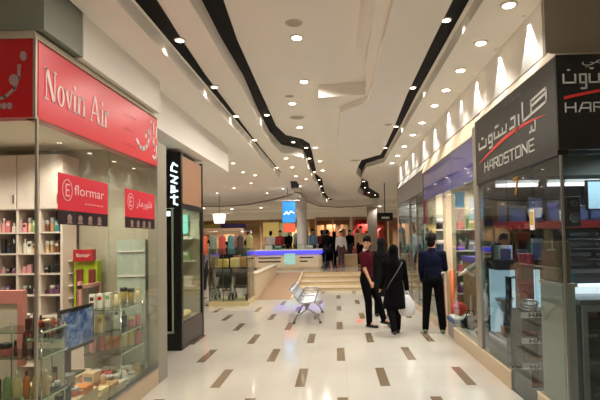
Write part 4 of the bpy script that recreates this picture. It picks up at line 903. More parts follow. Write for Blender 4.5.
# ================================================================== THIRD SHOP
gh = thing('shop_header', (XR, 12.7, 2.7), 'plain grey header panel over the third right shop', 'sign')
MB().box(XR - .01, 10.55, 2.72, XR + .04, 14.8, 3.2).build('panel', mat('grey_header', (126, 120, 116), .4, noise=.05), gh); MB().loft([[(XR - .02, 10.55, 3.2), (2.02, 10.55, 3.43), (2.1, 10.55, 3.2)], [(XR - .02, 14.8, 3.2), (2.02, 14.8, 3.43), (2.1, 14.8, 3.2)]]).build('top_trim', mat('header_cap', (200, 196, 188), .5), gh)
struct('window_6', MB().box(XR, 10.6, .12, XR + .01, 12.5, 2.72).box(XR, 12.52, .12, XR + .01, 14.8, 2.72), GLASS)
struct('trim_22', MB().rbox(XR - .01, 12.48, .12, XR + .05, 12.54, 2.72, .004).rbox(XR - .01, 11.4, .12, XR + .03, 11.44, 2.72, .004), STEEL)
struct('wall_right.008', MB().box(4.6, 10.66, 0, 4.7, 15, 3.1), mat('shop_dim_wall', (120, 112, 104), .6)); struct('wall_right.009', MB().box(2.5, 15.0, 0, 4.7, 15.14, 3.1), mat('shop_sage_wall', (128, 134, 126), .6))
struct('ceiling.010', MB().box(XR + .05, 10.66, 3.0, 4.7, 15, 3.1), PLASTER)
for x, y in ((2.8, 11.5), (2.8, 13.2), (2.4, 14.4)): spot((x, y, 2.95), 90, 150, col=(.95, .98, 1))
sb = thing('garment_rail', (3.0, 14.6, 0), 'garment rail at the end of the third right shop', 'rail')
MB().tube([(2.2, 14.6, 0), (2.2, 14.6, 1.8), (4.2, 14.6, 1.8), (4.2, 14.6, 0)], .018).build('rail', CHROME, sb)
def garment(x, y, z, w, h, m, lab, grp, nm='hanging_garment', rot=0):
    t = thing(nm, (x, y, z), lab, 'garment', grp)
    sec = [(.5, 0), (.48, .3), (.42, .65), (.5, .82), (.36, .96), (.1, 1)]
    rings = []
    for k, hh in sec: rings.append([(x + w * k * math.cos(a * PI / 6) * (1 + .06 * math.sin(a * 2.5)), y + w * .28 * math.sin(a * PI / 6), z + h * hh) for a in range(12)])
    MB().loft(rings, True, True, True).build('cloth', m, t)
    MB().tube([(x - w * .3, y, z + h * .97), (x, y, z + h * 1.03), (x, y, z + h * 1.12)], .006).build('hanger', STEEL, t)
    return t
GC = [(120, 40, 40), (60, 110, 110), (170, 160, 140), (40, 44, 60), (140, 60, 80), (90, 100, 70), (200, 190, 170), (50, 50, 50)]
GN = ['dark red', 'teal', 'oatmeal', 'navy', 'plum', 'olive', 'cream', 'black']
for i in range(8): garment(2.32 + i * .26, 14.6, .75, .24, .9, mat('garment_' + GN[i].replace(' ', '_'), GC[i], .8, noise=.2), f'{GN[i]} garment hanging on the rail of the third right shop', 'garments on the third shop rail')
# ================================================================== BLACK SHOP ON THE LEFT
XB = -2.47
struct('wall_left.005', MB().box(-4.2, 7.55, 2.25, XB, 7.7, 3.14).box(-4.2, 7.55, 0, -2.95, 7.7, 2.25).box(-2.56, 7.55, 0, XB, 7.66, 2.25).box(-2.95, 7.55, 0, -2.56, 7.66, .28), BLACK)
struct('trim_23', MB().box(XB - .02, 7.552, 0, XB + .02, 7.64, 3.14).box(XB - .02, 8.74, 0, XB + .02, 8.82, 3.14).box(XB - .02, 7.64, 2.24, XB + .02, 8.74, 2.33), BLACK)
struct('baseboard_left.001', MB().box(XB - .05, 7.64, 0, XB + .015, 8.74, .42), DARKWOOD)
struct('trim_24', MB().box(XB - .02, 7.64, 2.33, XB + .012, 8.74, 3.1), BROWNPANEL)
struct('window_7', MB().box(XB - .01, 7.645, .42, XB, 8.735, 2.24), GLASSL)
struct('door_1', MB().box(-2.94, 7.6, .29, -2.57, 7.61, 2.24), glass_mat('dark_door_glass', (60, 70, 70), 1.5))
struct('trim_25', MB().box(-2.6, 7.535, .28, -2.575, 7.555, 2.25).box(-2.95, 7.535, .27, -2.575, 7.555, .3), mat('pale_door_frame', (150, 168, 150), .4))
struct('wall_left.006', MB().box(-4.2, 8.74, 0, XB - .03, 8.82, 3.14).box(-4.2, 7.7, 0, -4.1, 8.74, 3.14), mat('sage_interior', (176, 178, 156), .6))
struct('ceiling.011', MB().box(-4.1, 7.7, 2.6, XB - .03, 8.74, 2.7), PLASTER)
spot((-3.1, 8.1, 2.55), 110, 150, col=(1, .96, .84))
ns = thing('neon_sign', (-2.55, 7.54, 2.3), 'glowing white vertical lettering on the black shop corner', 'sign')
NEON = mat('neon_white', (226, 240, 244), .4, noise=0, emit=1.3, ecol=(216, 236, 244))
qn = plane_map((-2.615, 7.548, 2.3), (1, 0, 0))
for pts in ([(.11, .62), (.05, .66), (.02, .60), (.02, .55), (.10, .52)], [(.01, .47), (.11, .43), (.02, .37), (.10, .34)], [(.02, .30), (.02, .20), (.11, .22)], [(.06, .29), (.07, .21)], [(.01, .12), (.11, .12)], [(.06, .15), (.06, .02), (.11, .0)]):
    MB().ribbon(pts, .028, qn, .012).build('letter', NEON, ns)
n2 = thing('neon_arc', (-2.72, 7.54, 2.4), 'glowing white curved stroke left of the vertical lettering on the black shop', 'sign')
q2 = plane_map((-2.80, 7.548, 2.4), (1, 0, 0)); MB().ribbon(arc(.0, .22, .1, .26, -80, 80), .03, q2, .012).build('stroke', NEON, n2)
lbx = tag(MB().box(-2.92, 7.54, 2.12, -2.62, 7.556, 2.2).build('light_strip', NEON), 'small glowing white strip above the black shop door', 'sign')
ts = thing('teal_sign', (-2.9, 8.5, 1.8), 'small teal glowing sign inside the black shop window', 'sign')
MB().box(-2.92, 8.69, 1.86, -2.7, 8.735, 2.2).build('panel', mat('teal_glow', (120, 200, 190), .4, noise=0, emit=.8), ts)
gsf = thing('window_shelf', (-3.1, 8.6, 1.2), 'pale shelves inside the black shop window', 'shelves')
for z in (.9, 1.35, 1.75): MB().box(-3.9, 8.5, z, -2.55, 8.73, z + .03).build('shelf', WHITE, gsf)
for i, (x, z, c) in enumerate(((-2.7, 1.381, 'green'), (-2.9, 1.381, 'grey'), (-2.66, .931, 'white'), (-2.88, .931, 'teal'), (-3.1, 1.381, 'lime'))):
    product('box', c, 'white', (x, 8.6, z), .16, .13, f'{c} box on the pale shelves inside the black shop window', 'boxes in the black shop window')
cl = tag(MB().ball((-2.62, 8.2, .48), (.1, .28, .07)).ball((-2.6, 8.0, .47), (.08, .14, .05)).build('cream_cloth', mat('cream_cloth', (230, 206, 140), .8, noise=.3, scale=25)), 'crumpled cream cloth on the floor of the black shop window', 'cloth')
struct('trim_26', MB().box(-3.4, 7.7, 0, XB - .06, 8.74, .42), mat('window_bed', (190, 180, 150), .6))

# ================================================================== REAR HALL
# information kiosk with blue light band
kx0, kx1, ky0, ky1 = -3.45, -.62, 20.3, 21.6
ki = thing('kiosk', (-2.0, 20.9, UP), 'cream counter kiosk with a glowing blue band in the rear hall', 'kiosk')
MB().rbox(kx0, ky0, UP, kx1, ky1, 1.10, .12).build('body', CREAM, ki)
MB().rbox(kx0 - .03, ky0 - .03, 1.10, kx1 + .03, ky1 + .03, 1.24, .03).build('blue_band', mat('blue_led', (60, 60, 220), .4, noise=0, emit=1.6, ecol=(74, 70, 240)), ki)
MB().rbox(kx0 - .02, ky0 - .02, 1.24, kx1 + .02, ky1 + .02, 1.28, .02).build('worktop', WHITE, ki)
for z in (.76, .92):
    MB().box(kx0 + .15, ky0 - .012, z, -2.35, ky0 + .02, z + .05).build('groove', BLACK, ki); MB().box(-1.55, ky0 - .012, z, kx1 - .35 - (z < .8) * .25, ky0 + .02, z + .05).build('groove', BLACK, ki)
MB().box(-2.2, ky0 - .05, .66, -1.74, ky0 + .01, 1.12).build('screen', mat('kiosk_screen', (150, 200, 196), .4, noise=.5, scale=9, emit=.5), ki)
MB().box(kx0 + .3, ky0 + .05, 1.28, kx1 - .3, ky0 + .08, 1.52).build('glass_screen', GLASS, ki)
for i, (x, c) in enumerate(((-2.9, 'white'), (-2.5, 'teal'), (-1.5, 'white'), (-1.15, 'silver'))):
    product('box', c, 'white', (x, 20.7, 1.281), .18, .3, f'{c} counter display on the blue banded kiosk, {ORD[i+1]} from the left', 'displays on the kiosk')
pl = thing('round_column', (-1.6, 22.6, UP), 'pale round column rising behind the kiosk', 'column')
MB().lathe((-1.6, 22.6, UP), [(.26, 0), (.25, .1), (.235, .12), (.235, 3.2), (.25, 3.24), (.25, 3.26)], 24).build('shaft', mat('column_grey', (206, 200, 190), .5), pl)
hg = thing('hanging_sign', (-2.0, 20, 2.0), 'glowing blue hanging sign with pale lettering over the kiosk', 'sign')
MB().rbox(-2.22, 19.95, 2.42, -1.68, 20.05, 3.3, .02).build('blue_panel', mat('sign_blue', (50, 130, 200), .4, noise=.5, scale=5, emit=.9, ecol=(60, 150, 225)), hg)
q = plane_map((-2.2, 19.95, 2.44), (1, 0, 0)); MB().ribbon([(.06, .32), (.16, .42), (.24, .34), (.34, .44), (.46, .38)], .05, q, .006).build('script_lettering', NEON, hg)
MB().box(-2.19, 19.96, 2.02, -1.69, 20.04, 2.38).build('red_panel', mat('sign_orange', (226, 96, 70), .4, noise=.3, scale=9, emit=.6), hg)
MB().tube([(-2.0, 20, 3.3), (-2.0, 20, 3.88)], .02).build('rod', STEEL, hg); MB().box(-2.5, 19.9, 3.32, -1.5, 20.1, 3.36).build('crossbar', WHITE, hg)
hl = thing('hanging_lamp', (-5.6, 23, 2.4), 'white glowing square lamp hanging over the left rear hall', 'lamp')
MB().loft([[(-5.8, 22.8, 2.55), (-5.4, 22.8, 2.55), (-5.4, 23.2, 2.55), (-5.8, 23.2, 2.55)], [(-5.86, 22.74, 2.98), (-5.34, 22.74, 2.98), (-5.34, 23.26, 2.98), (-5.86, 23.26, 2.98)]]).build('shade', mat('shade_glow', (250, 246, 236), .5, noise=0, emit=1.6), hl)
MB().tube([(-5.6, 23, 2.98), (-5.6, 23, 3.88)], .015).build('rod', STEEL, hl); MB().box(-6.2, 22.9, 3.0, -5.0, 23.1, 3.03).build('crossbar', WHITE, hl)
# low cream counter behind the walking man
lc = thing('low_counter', (.95, 22.6, UP), 'low cream box counter at the head of the stairs', 'counter')
MB().rbox(.40, 22.2, UP, 1.5, 23.0, .93, .02).build('box', mat('counter_peach', (206, 174, 132), .5), lc); MB().rbox(.37, 22.17, .93, 1.53, 23.03, .97, .01).build('top', CREAM, lc)
# rear shop fronts
FW = 33.0
def unit(x0, x1, zh, back, name_lab, ncol):
    t = thing('rear_shop_front', ((x0 + x1) / 2, FW, UP), name_lab, 'shop front', 'shop fronts along the rear wall')
    MB().box(x0, FW + 2.2, UP, x1, FW + 2.3, zh).build('back_wall', back, t)
    for i in range(ncol + 1):
        x = x0 + (x1 - x0) * i / ncol; MB().box(x - .05, FW - .02, UP, x + .05, FW + .1, zh).build('mullion', mat('mullion_pale', (196, 176, 150), .5), t)
    MB().box(x0, FW - .03, zh, x1, FW + .1, zh + .14).build('head_rail', mat('head_rail', (150, 120, 96), .5), t)
    MB().box(x0, FW + .03, UP + .06, x1, FW + .04, zh).build('pane', GLASS, t)
    spot(((x0 + x1) / 2, FW + 1.0, zh + .0), 450, 160, col=(1, .85, .68))
    return t
unit(-1.4, 1.0, 3.05, mat('back_brown', (120, 74, 52), .6, noise=.4, scale=2), 'rear shop front with warm brown interior right of the round column', 2)
unit(1.1, 3.6, 3.05, mat('back_red', (150, 50, 44), .6, noise=.4, scale=2), 'rear shop front with red interior behind the walking man', 2)
unit(-4.6, -1.9, 2.95, mat('back_yellow', (206, 176, 110), .6, noise=.3, scale=2), 'rear shop front with yellow interior left of the round column', 2)
unit(-10.4, -5.2, 2.7, mat('back_tan', (180, 140, 106), .6, noise=.3, scale=2), 'rear shop front with tan interior at the far left', 3)
pz = tag(MB().box(-7.9, FW - .12, 2.42, -6.2, FW - .03, 2.86).build('violet_fascia', mat('violet_fascia', (64, 44, 110), .4, noise=.3)), 'dark violet shop fascia at the far left rear', 'sign')
pz2 = tag(MB().box(-9.2, FW - .12, 2.42, -8.0, FW - .03, 2.86).build('olive_fascia', mat('olive_fascia', (140, 126, 70), .5, noise=.3)), 'olive shop fascia left of the violet one at the rear', 'sign')
yz = tag(MB().box(-5.0, FW - .14, 1.9, -3.9, FW - .04, 2.9).build('yellow_panel', mat('yellow_panel', (224, 198, 120), .5, noise=.1, emit=.25)), 'lit yellow panel on the rear wall', 'panel')
gz = tag(MB().box(-3.8, FW - .14, 1.9, -3.0, FW - .04, 2.85).build('green_panel', mat('green_panel', (170, 190, 150), .5, noise=.1, emit=.25)), 'lit pale green panel on the rear wall', 'panel')
for i, (x, c, n_, w) in enumerate(((-1.1, (232, 170, 120), 'peach', .5), (-.35, (226, 120, 84), 'orange', .6), (1.9, (196, 56, 56), 'scarlet', .7), (.6, (150, 110, 80), 'brown', .5))):
    tag(MB().box(x - w / 2, FW + 1.2, 1.2, x + w / 2, FW + 1.26, 2.7).build('lit_display_panel', mat('panel_' + n_, c, .5, noise=.2, emit=.35)), f'lit {n_} display panel inside a rear shop window', 'panel', 'lit panels in the rear windows')
# peach stall with a banner roof at the left of the rear hall
sl = thing('market_stall', (-4.5, 18.9, UP), 'peach roofed stall in the left rear hall', 'stall')
MB().rbox(-5.6, 18.9, 1.98, -3.75, 19.6, 2.2, .03).build('banner_roof', mat('stall_peach', (214, 176, 148), .6, noise=.05), sl)
for x in (-5.5, -3.85): MB().box(x - .04, 19.2, UP, x + .04, 19.28, 1.98).build('post', ALU, sl)
MB().box(-5.5, 18.95, UP, -3.85, 19.5, 1.1).build('counter', mat('stall_wood', (170, 120, 96), .6, noise=.2), sl)
# glass display case with pushchairs
gc = thing('glass_display_case', (-2.85, 13.2, 0), 'tall glass display case with a pale base holding pushchairs at left', 'showcase')
MB().box(-3.38, 12.6, 0, -2.32, 13.7, .12).build('base', mat('case_base', (214, 196, 150), .4), gc)
MB().box(-3.35, 12.62, .12, -3.34, 13.68, 1.5).box(-2.36, 12.62, .12, -2.35, 13.68, 1.5).box(-3.34, 12.62, .12, -2.36, 12.63, 1.5).build('panes', GLASS, gc)
for x in (-3.36, -3.0, -2.36): MB().box(x, 12.60, .12, x + .02, 12.62, 1.52).build('post', mat('case_post', (90, 70, 54), .4, .5), gc)
MB().box(-3.3, 13.1, .95, -2.4, 13.6, .97).build('upper_shelf', SHELFGLASS, gc)
for i, (x, m_) in enumerate(((-3.15, (224, 196, 110)), (-2.8, (236, 214, 150)), (-2.52, (200, 150, 90)))):
    tag(MB().rbox(x - .13, 13.2, .972, x + .13, 13.45, 1.2 + .03 * i, .01).build('toy_box', mat(f'toy_box_{i}', m_, .5, noise=.2)), f'{["yellow", "pale yellow", "tan"][i]} box on the upper shelf of the glass display case', 'box', 'boxes in the pushchair case')
def pushchair(x, y, z, lab, m, grp=None, rz=0):
    t = thing('pushchair', (x, y, z), lab, 'pushchair', grp)
    for sx in (-.18, .18):
        for sy in (-.2, .2):
            wl = MB(); wl.tube([(x + sx - .02, y + sy, z + .085), (x + sx + .02, y + sy, z + .085)], .08, 14); wl.build('wheel', BLACK, t)
        MB().tube([(x + sx, y - .2, z + .09), (x + sx, y + .12, z + .5), (x + sx * .9, y + .3, z + .8)], .012, 8).build('side_tube', STEEL, t)
        MB().tube([(x + sx, y + .2, z + .09), (x + sx, y - .05, z + .42)], .012, 8).build('leg_tube', STEEL, t)
    MB().loft([[(x - .17, y - .22, z + .32), (x + .17, y - .22, z + .32), (x + .17, y - .2, z + .38), (x - .17, y - .2, z + .38)], [(x - .17, y + .08, z + .3), (x + .17, y + .08, z + .3), (x + .17, y + .06, z + .38), (x - .17, y + .06, z + .38)], [(x - .16, y + .2, z + .7), (x + .16, y + .2, z + .7), (x + .16, y + .15, z + .7), (x - .16, y + .15, z + .7)]]).build('seat', m, t)
    MB().loft([[(x - .18, y + .22 * math.cos(a) , z + .62 + .2 * math.sin(a)) for a in [k * PI / 8 for k in range(9)]], [(x + .18, y + .22 * math.cos(a), z + .62 + .2 * math.sin(a)) for a in [k * PI / 8 for k in range(9)]]]).build('hood', m, t)
    MB().tube([(x - .16, y + .3, z + .8), (x + .16, y + .3, z + .8)], .016, 8).build('handle', BLACK, t)
    return t
pushchair(-3.06, 13.05, .121, 'dark pushchair in the left half of the glass display case', mat('hood_dark', (40, 36, 34), .7, noise=.3))
pushchair(-2.6, 13.05, .121, 'dark brown pushchair in the right half of the glass display case', mat('hood_brown', (66, 44, 36), .7, noise=.3))
# clothes rail behind the case
ra = thing('garment_rail', (-3.5, 15.2, 0), 'clothes rail with bright garments behind the glass display case', 'rail')
MB().tube([(-4.4, 15.2, 0), (-4.4, 15.2, 2.0), (-2.7, 15.2, 2.0), (-2.7, 15.2, 0)], .02).build('rail', CHROME, ra)
for i, (c, n_) in enumerate((((206, 96, 60), 'orange'), ((110, 124, 110), 'sage'), ((168, 70, 60), 'red'), ((70, 116, 124), 'teal'), ((60, 50, 46), 'dark brown'), ((140, 130, 80), 'olive yellow'))):
    garment(-4.2 + i * .29, 15.2, 1.28, .24, .6, mat('bright_' + n_.replace(' ', '_'), c, .8, noise=.3, scale=14), f'{n_} garment on the rail behind the glass display case', 'garments behind the display case')
# right rear: grey column, hanging black box sign, dark cabinet
sq = thing('square_column', (2.3, 30.5, UP), 'grey square column at the right of the rear hall', 'column')
MB().rbox(2.0, 30.2, UP, 2.6, 30.8, 3.7, .02).build('shaft', mat('column_taupe', (150, 140, 130), .5), sq)
hb = thing('hanging_box_sign', (2.0, 19.5, 2.35), 'black boxy sign hanging at the right rear', 'sign')
MB().rbox(1.68, 19.3, 2.4, 2.3, 19.7, 2.72, .02).build('box', BLACK, hb); MB().box(1.85, 19.285, 2.48, 2.15, 19.3, 2.56).build('small_panel', LETTERGREY, hb); MB().tube([(2.0, 19.5, 2.72), (2.0, 19.5, ZR)], .02).build('rod', BLACK, hb)

# ------------------------------------------------------------------ steel bench
BENCHM = mat('bench_steel', (168, 172, 178), .3, .9, noise=.05, scale=40)
be = thing('waiting_bench', (-.6, 10.6, 0), 'chrome airport style waiting bench standing alone mid floor before the stairs', 'bench')
bx = -.62; y0, y1 = 9.75, 11.4
for y in (y0 + .12, y1 - .12):
    MB().tube([(bx - .27, y, .025), (bx - .2, y, .16), (bx + .02, y, .30), (bx + .2, y, .16), (bx + .27, y, .025)], .022, 8).build('leg', BENCHM, be)
    for sx in (-.27, .27): MB().lathe((bx + sx, y, 0), [(.03, 0), (.03, .02), (.015, .03)], 10).build('foot', BLACK, be)
MB().box(bx - .03, y0, .29, bx + .03, y1, .35).build('beam', STEEL, be)
for k in range(3):
    ya, yb = y0 + .02 + k * .545, y0 + .53 + k * .545
    stl = MB(); prof = [(bx + .26, .44), (bx + .20, .455), (bx + .02, .42), (bx - .12, .41), (bx - .17, .45), (bx - .23, .55), (bx - .34, .71)]
    for j in range(11):
        yy = ya + .02 + (yb - ya - .04) * j / 10; stl.tube([(x, yy, z) for x, z in prof], .011, 6)
    for x, z in (prof[0], prof[-1], prof[4]): stl.tube([(x, ya, z), (x, yb, z)], .015, 8)
    s_ = stl.build('seat', BENCHM, be); MB().box(bx - .05, ya + .1, .34, bx + .05, yb - .1, .42).build('bracket', STEEL, s_)
for k in range(4):
    yy = y0 + .02 + k * .54; MB().tube([(bx - .19, yy, .48), (bx - .12, yy, .57), (bx + .14, yy, .58), (bx + .2, yy, .55), (bx + .16, yy, .42)], .014, 8).build('armrest', BENCHM, be)
tag(MB().prism([(-.055, 0), (.055, .0), (.075, .5), (-.035, .5)], 0, .002).build('red_floor_sticker', mat('floor_sticker', (220, 120, 100), .5)), 'faded red paper square on the floor left of the walking man', 'sticker').location = (.46, 10.05, .001)

# ================================================================== PEOPLE
def solid(mb, voxel, it=6):
    me = mb.mesh('tmp', PLASTER); o = bpy.data.objects.new('tmp', me); COL.objects.link(o)
    r = o.modifiers.new('r', 'REMESH'); r.mode = 'VOXEL'; r.voxel_size = voxel; r.use_smooth_shade = True
    s = o.modifiers.new('s', 'SMOOTH'); s.factor = .5; s.iterations = it
    dg = bpy.context.evaluated_depsgraph_get(); m = bpy.data.meshes.new_from_object(o.evaluated_get(dg))
    bpy.data.objects.remove(o); bpy.data.meshes.remove(me)
    for p in m.polygons: p.use_smooth = True
    return m
def place(name, me, m, parent):
    me.materials.clear(); me.materials.append(m); me.name = name
    o = bpy.data.objects.new(name, me); COL.objects.link(o); o.parent = parent; return o
SKIN = mat('skin', (196, 146, 116), .55, noise=.04); HAIR = mat('hair_black', (10, 8, 7), .7, spec=.12, noise=.2, scale=60)
def legs(pose):
    out = {}
    for s, sx in (('R', -1), ('L', 1)):
        a, k = R(pose.get('hip' + s, 0)), R(pose.get('knee' + s, 4)); sp = pose.get('stance', .09)
        hip = Vector((sx * .09, 0, .92)); kn = hip + Vector((sx * (sp - .09) * .5, -math.sin(a) * .43, -math.cos(a) * .43))
        b = a - k; an = kn + Vector((sx * (sp - .09) * .5, -math.sin(b) * .41, -math.cos(b) * .41))
        pt = R(pose.get('toe' + s, 0)); out[s] = (hip, kn, an, pt)
    return out
def arms(pose):
    out = {}
    for s, sx in (('R', -1), ('L', 1)):
        a, e, ab = R(pose.get('arm' + s, 0)), R(pose.get('elbow' + s, 12)), R(pose.get('out' + s, 8))
        sh = Vector((sx * .185, .0, 1.41)); d = Vector((sx * math.sin(ab), -math.sin(a) * math.cos(ab), -math.cos(a) * math.cos(ab)))
        el = sh + d * .29; b = a + e; inn = R(pose.get('in' + s, 0))
        d2 = Vector((sx * math.sin(ab - inn), -math.sin(b) * math.cos(ab - inn), -math.cos(b) * math.cos(ab - inn))); wr = el + d2 * .25
        out[s] = (sh, el, wr, d2)
    return out
def person(loc, face, H, pose, lab, top, bottom, hair=HAIR, shoes=BLACK, sleeve='short', coat=None, scarf=None, voxel=.011, grp=None, extra=None, skin=SKIN):
    t = thing('person', loc, lab, 'person', grp)
    L, A = legs(pose), arms(pose)
    zmin = min(L['R'][2].z - .085 * math.cos(L['R'][3]) - .12 * abs(math.sin(L['R'][3])), L['L'][2].z - .085 * math.cos(L['L'][3]) - .12 * abs(math.sin(L['L'][3]))); off = -zmin
    V = lambda p: (p[0], p[1], p[2] + off)
    # body: one continuous surface
    B = MB(); hy = R(pose.get('head', 0)); HC = Vector((0, -.015, 1.63)); hr = Matrix.Rotation(hy, 3, 'Z')
    hp = lambda x, y, z: V(HC + hr @ Vector((x, y, z)))
    B.ball(V(HC + Vector((0, 0, .012))), (.073, .09, .102), hr); B.ball(hp(0, -.03, -.05), (.052, .06, .062), hr); B.ball(hp(0, -.096, -.015), (.013, .018, .026), hr)
    for sx in (-1, 1): B.ball(hp(sx * .076, .01, -.005), (.012, .022, .032), hr)
    B.ball(hp(0, -.083, -.055), (.024, .012, .009), hr)
    B.cap(V((0, .01, 1.42)), .06, V((0, 0, 1.56)), .052)
    B.ball(V((0, .0, 1.28)), (.155, .1, .19)); B.ball(V((0, 0, 1.08)), (.135, .092, .17)); B.ball(V((0, .005, .95)), (.15, .105, .12))
    for s, sx in (('R', -1), ('L', 1)):
        hip, kn, an, pt = L[s]; B.cap(V(hip), .08, V(kn), .054); B.cap(V(kn), .052, V(an), .036)
        sh, el, wr, d2 = A[s]; B.cap(V((sx * .06, .0, 1.40)), .055, V(sh), .05); B.cap(V(sh), .047, V(el), .037); B.cap(V(el), .036, V(wr), .026)
        f = d2.normalized(); side = Vector((0, -1, 0)) - f * f.dot(Vector((0, -1, 0))); side.normalize(); nrm = f.cross(side).normalized()
        pm_ = wr + f * .045; B.cap(V(wr + f * .02), .026, V(wr + f * .07), .03)
        if voxel < .012:
            for i, ln in enumerate((.062, .072, .068, .05)):
                o_ = side * (.026 - .0175 * i); b0 = wr + f * .075 + o_; m_ = b0 + f * ln * .5 + nrm * (-sx) * .0; e_ = m_ + (f * .8 + nrm * (-sx) * .55).normalized() * ln * .5
                B.cap(V(b0), .0095, V(m_), .009); B.cap(V(m_), .009, V(e_), .0075)
            th0 = wr + f * .035 + side * .024; th1 = th0 + (f * .6 + side * .7).normalized() * .035; B.cap(V(th0), .012, V(th1), .01); B.cap(V(th1), .01, V(th1 + f * .028), .008)
        else: B.cap(V(wr + f * .07), .026, V(wr + f * .13), .016)
        toe = an + Vector((0, -.15 * math.cos(pt), -.06 - .15 * math.sin(pt))); B.cap(V(an), .036, V(toe), .028)
    place('body', solid(B, voxel), skin, t)
    # trousers
    T = MB(); T.ball(V((0, .008, .95)), (.168, .125, .13)); T.cap(V((-.06, 0, 1.02)), .1, V((.06, 0, 1.02)), .1)
    for s in 'RL':
        hip, kn, an, pt = L[s]; T.cap(V(hip), .1, V(kn), .075); T.cap(V(kn), .075, V(an + Vector((0, .005, .0))), .06)
    place('trousers', solid(T, max(voxel, .011)), bottom, t)
    for s in 'RL':
        hip, kn, an, pt = L[s]; S = MB(); c, sn = math.cos(pt), math.sin(pt)
        q = lambda y, z: V(an + Vector((0, -(y * c - (-z) * 0), z - y * sn)))
        S.cap(q(-.045, -.05), .04, q(.05, -.052), .042); S.cap(q(.05, -.052), .042, q(.165, -.062), .032)
        place('shoe', solid(S, max(voxel, .01)), shoes, t)
    if coat is None:
        C = MB(); C.ball(V((0, .0, 1.28)), (.175, .118, .205)); C.ball(V((0, .0, 1.1)), (.158, .112, .2)); C.ball(V((0, .004, .98)), (.166, .12, .1)); C.cap(V((0, .01, 1.42)), .075, V((0, .005, 1.49)), .062)
        for s, sx in (('R', -1), ('L', 1)):
            sh, el, wr, d2 = A[s]; C.cap(V((sx * .06, 0, 1.40)), .07, V(sh), .064); e2 = sh.lerp(el, .72) if sleeve == 'short' else el
            C.cap(V(sh), .064, V(e2), .055)
            if sleeve == 'long': C.cap(V(el), .054, V(wr), .038)
        place('shirt', solid(C, max(voxel, .011)), top, t)
    else:
        hem = coat; C = MB(); rings = []
        for z, rx, ry in ((hem, .235, .2), (hem + .1, .225, .185), (.75, .205, .16), (.95, .185, .145), (1.12, .16, .125), (1.3, .185, .13), (1.42, .15, .1), (1.48, .08, .08)):
            rings.append([V((rx * math.cos(a * PI / 10) * (1 + .03 * math.sin(3 * a)), .005 + ry * math.sin(a * PI / 10), z)) for a in range(20)])
        C.loft(rings)
        for s, sx in (('R', -1), ('L', 1)):
            sh, el, wr, d2 = A[s]; C.cap(V((sx * .06, 0, 1.37)), .085, V(sh + Vector((-sx * .008, 0, -.004))), .076); C.cap(V(sh + Vector((-sx * .008, 0, -.004))), .076, V(el), .058); C.cap(V(el), .056, V(wr), .05)
        place('coat', solid(C, max(voxel, .012)), top, t)
    if scarf is None:
        Hh = MB(); Hh.ball(hp(0, .018, .055), (.086, .098, .088), hr); Hh.ball(hp(0, .05, -.02), (.077, .062, .085), hr); Hh.ball(hp(0, .03, .02), (.083, .07, .08), hr); Hh.ball(hp(0, -.055, .085), (.068, .05, .046), hr); Hh.ball(hp(0, .0, .1), (.08, .085, .06), hr)
        place('hair', solid(Hh, max(voxel, .01), 3), hair, t)
        if voxel < .012:
            for sx in (-1, 1):
                E_ = MB().ball(hp(sx * .029, -.083, .012), (.011, .006, .007), hr, 10, 6); e = E_.mesh('eye', mat('eye_dark', (26, 18, 14), .2, noise=0)); o = bpy.data.objects.new('eye', e); COL.objects.link(o); o.parent = t
                E_ = MB().ball(hp(sx * .03, -.086, .034), (.02, .006, .005), hr, 10, 6); e = E_.mesh('eyebrow', hair); o = bpy.data.objects.new('eyebrow', e); COL.objects.link(o); o.parent = t
    else:
        Hh = MB(); Hh.ball(hp(0, .022, .02), (.098, .11, .122), hr); Hh.ball(hp(0, .04, -.06), (.095, .085, .09), hr); Hh.cap(V((0, .02, 1.46)), .1, V((0, .02, 1.56)), .092); Hh.ball(V((0, .02, 1.38)), (.185, .125, .10)); Hh.cap(V((0, .025, 1.40)), .12, V((0, .02, 1.5)), .1)
        Hh.ball(V((0, .09, 1.34)), (.13, .05, .16))
        place('headscarf', solid(Hh, max(voxel, .011), 4), scarf, t)
    if extra: extra(t, V, L, A)
    t.rotation_euler = (0, 0, face); t.scale = (H / 1.76,) * 3
    return t
DKC = mat('black_cloth', (9, 9, 12), .9, spec=.08, noise=.2, scale=30); MARO = mat('maroon_shirt', (74, 16, 28), .9, spec=.1, noise=.12, scale=40); NVY = mat('navy_sweater', (16, 20, 40), .9, spec=.08, noise=.15, scale=40)
CHAR = mat('charcoal_cloth', (22, 21, 22), .9, spec=.08, noise=.15); JEAN = mat('dark_jeans', (34, 36, 46), .85, noise=.15)
def ex_man(t, V, L, A):
    K = MB(); n = 14
    K.loft([[V((.066 * math.cos(a * 2 * PI / n), .012 + .064 * math.sin(a * 2 * PI / n), 1.475 + .012 * math.sin(a * 2 * PI / n))) for a in range(n)], [V((.06 * math.cos(a * 2 * PI / n), .008 + .058 * math.sin(a * 2 * PI / n), 1.525 + .014 * math.sin(a * 2 * PI / n))) for a in range(n)]], False, False)
    o = bpy.data.objects.new('collar', K.mesh('collar', mat('collar_white', (214, 206, 204), .8))); COL.objects.link(o); o.parent = t; o['label'] = 'white shirt collar'
person((.59, 9.45, 0), R(58), 1.74, dict(hipR=10, kneeR=8, hipL=26, kneeL=8, toeR=0, armR=14, elbowR=14, armL=-12, elbowL=14, outR=3, outL=3, head=-72), 'person in maroon short sleeved shirt and black trousers walking, head turned to the camera', MARO, DKC, voxel=.009, extra=ex_man)
def ex_woman(t, V, L, A):
    o = bpy.data.objects.new('bag_strap', MB().tube([V((-.15, .10, 1.42)), V((-.04, .15, 1.25)), V((.1, .155, 1.05)), V((.18, .12, .9))], .012, 6).mesh('bag_strap', mat('strap_grey', (70, 68, 72), .7))); COL.objects.link(o); o.parent = t
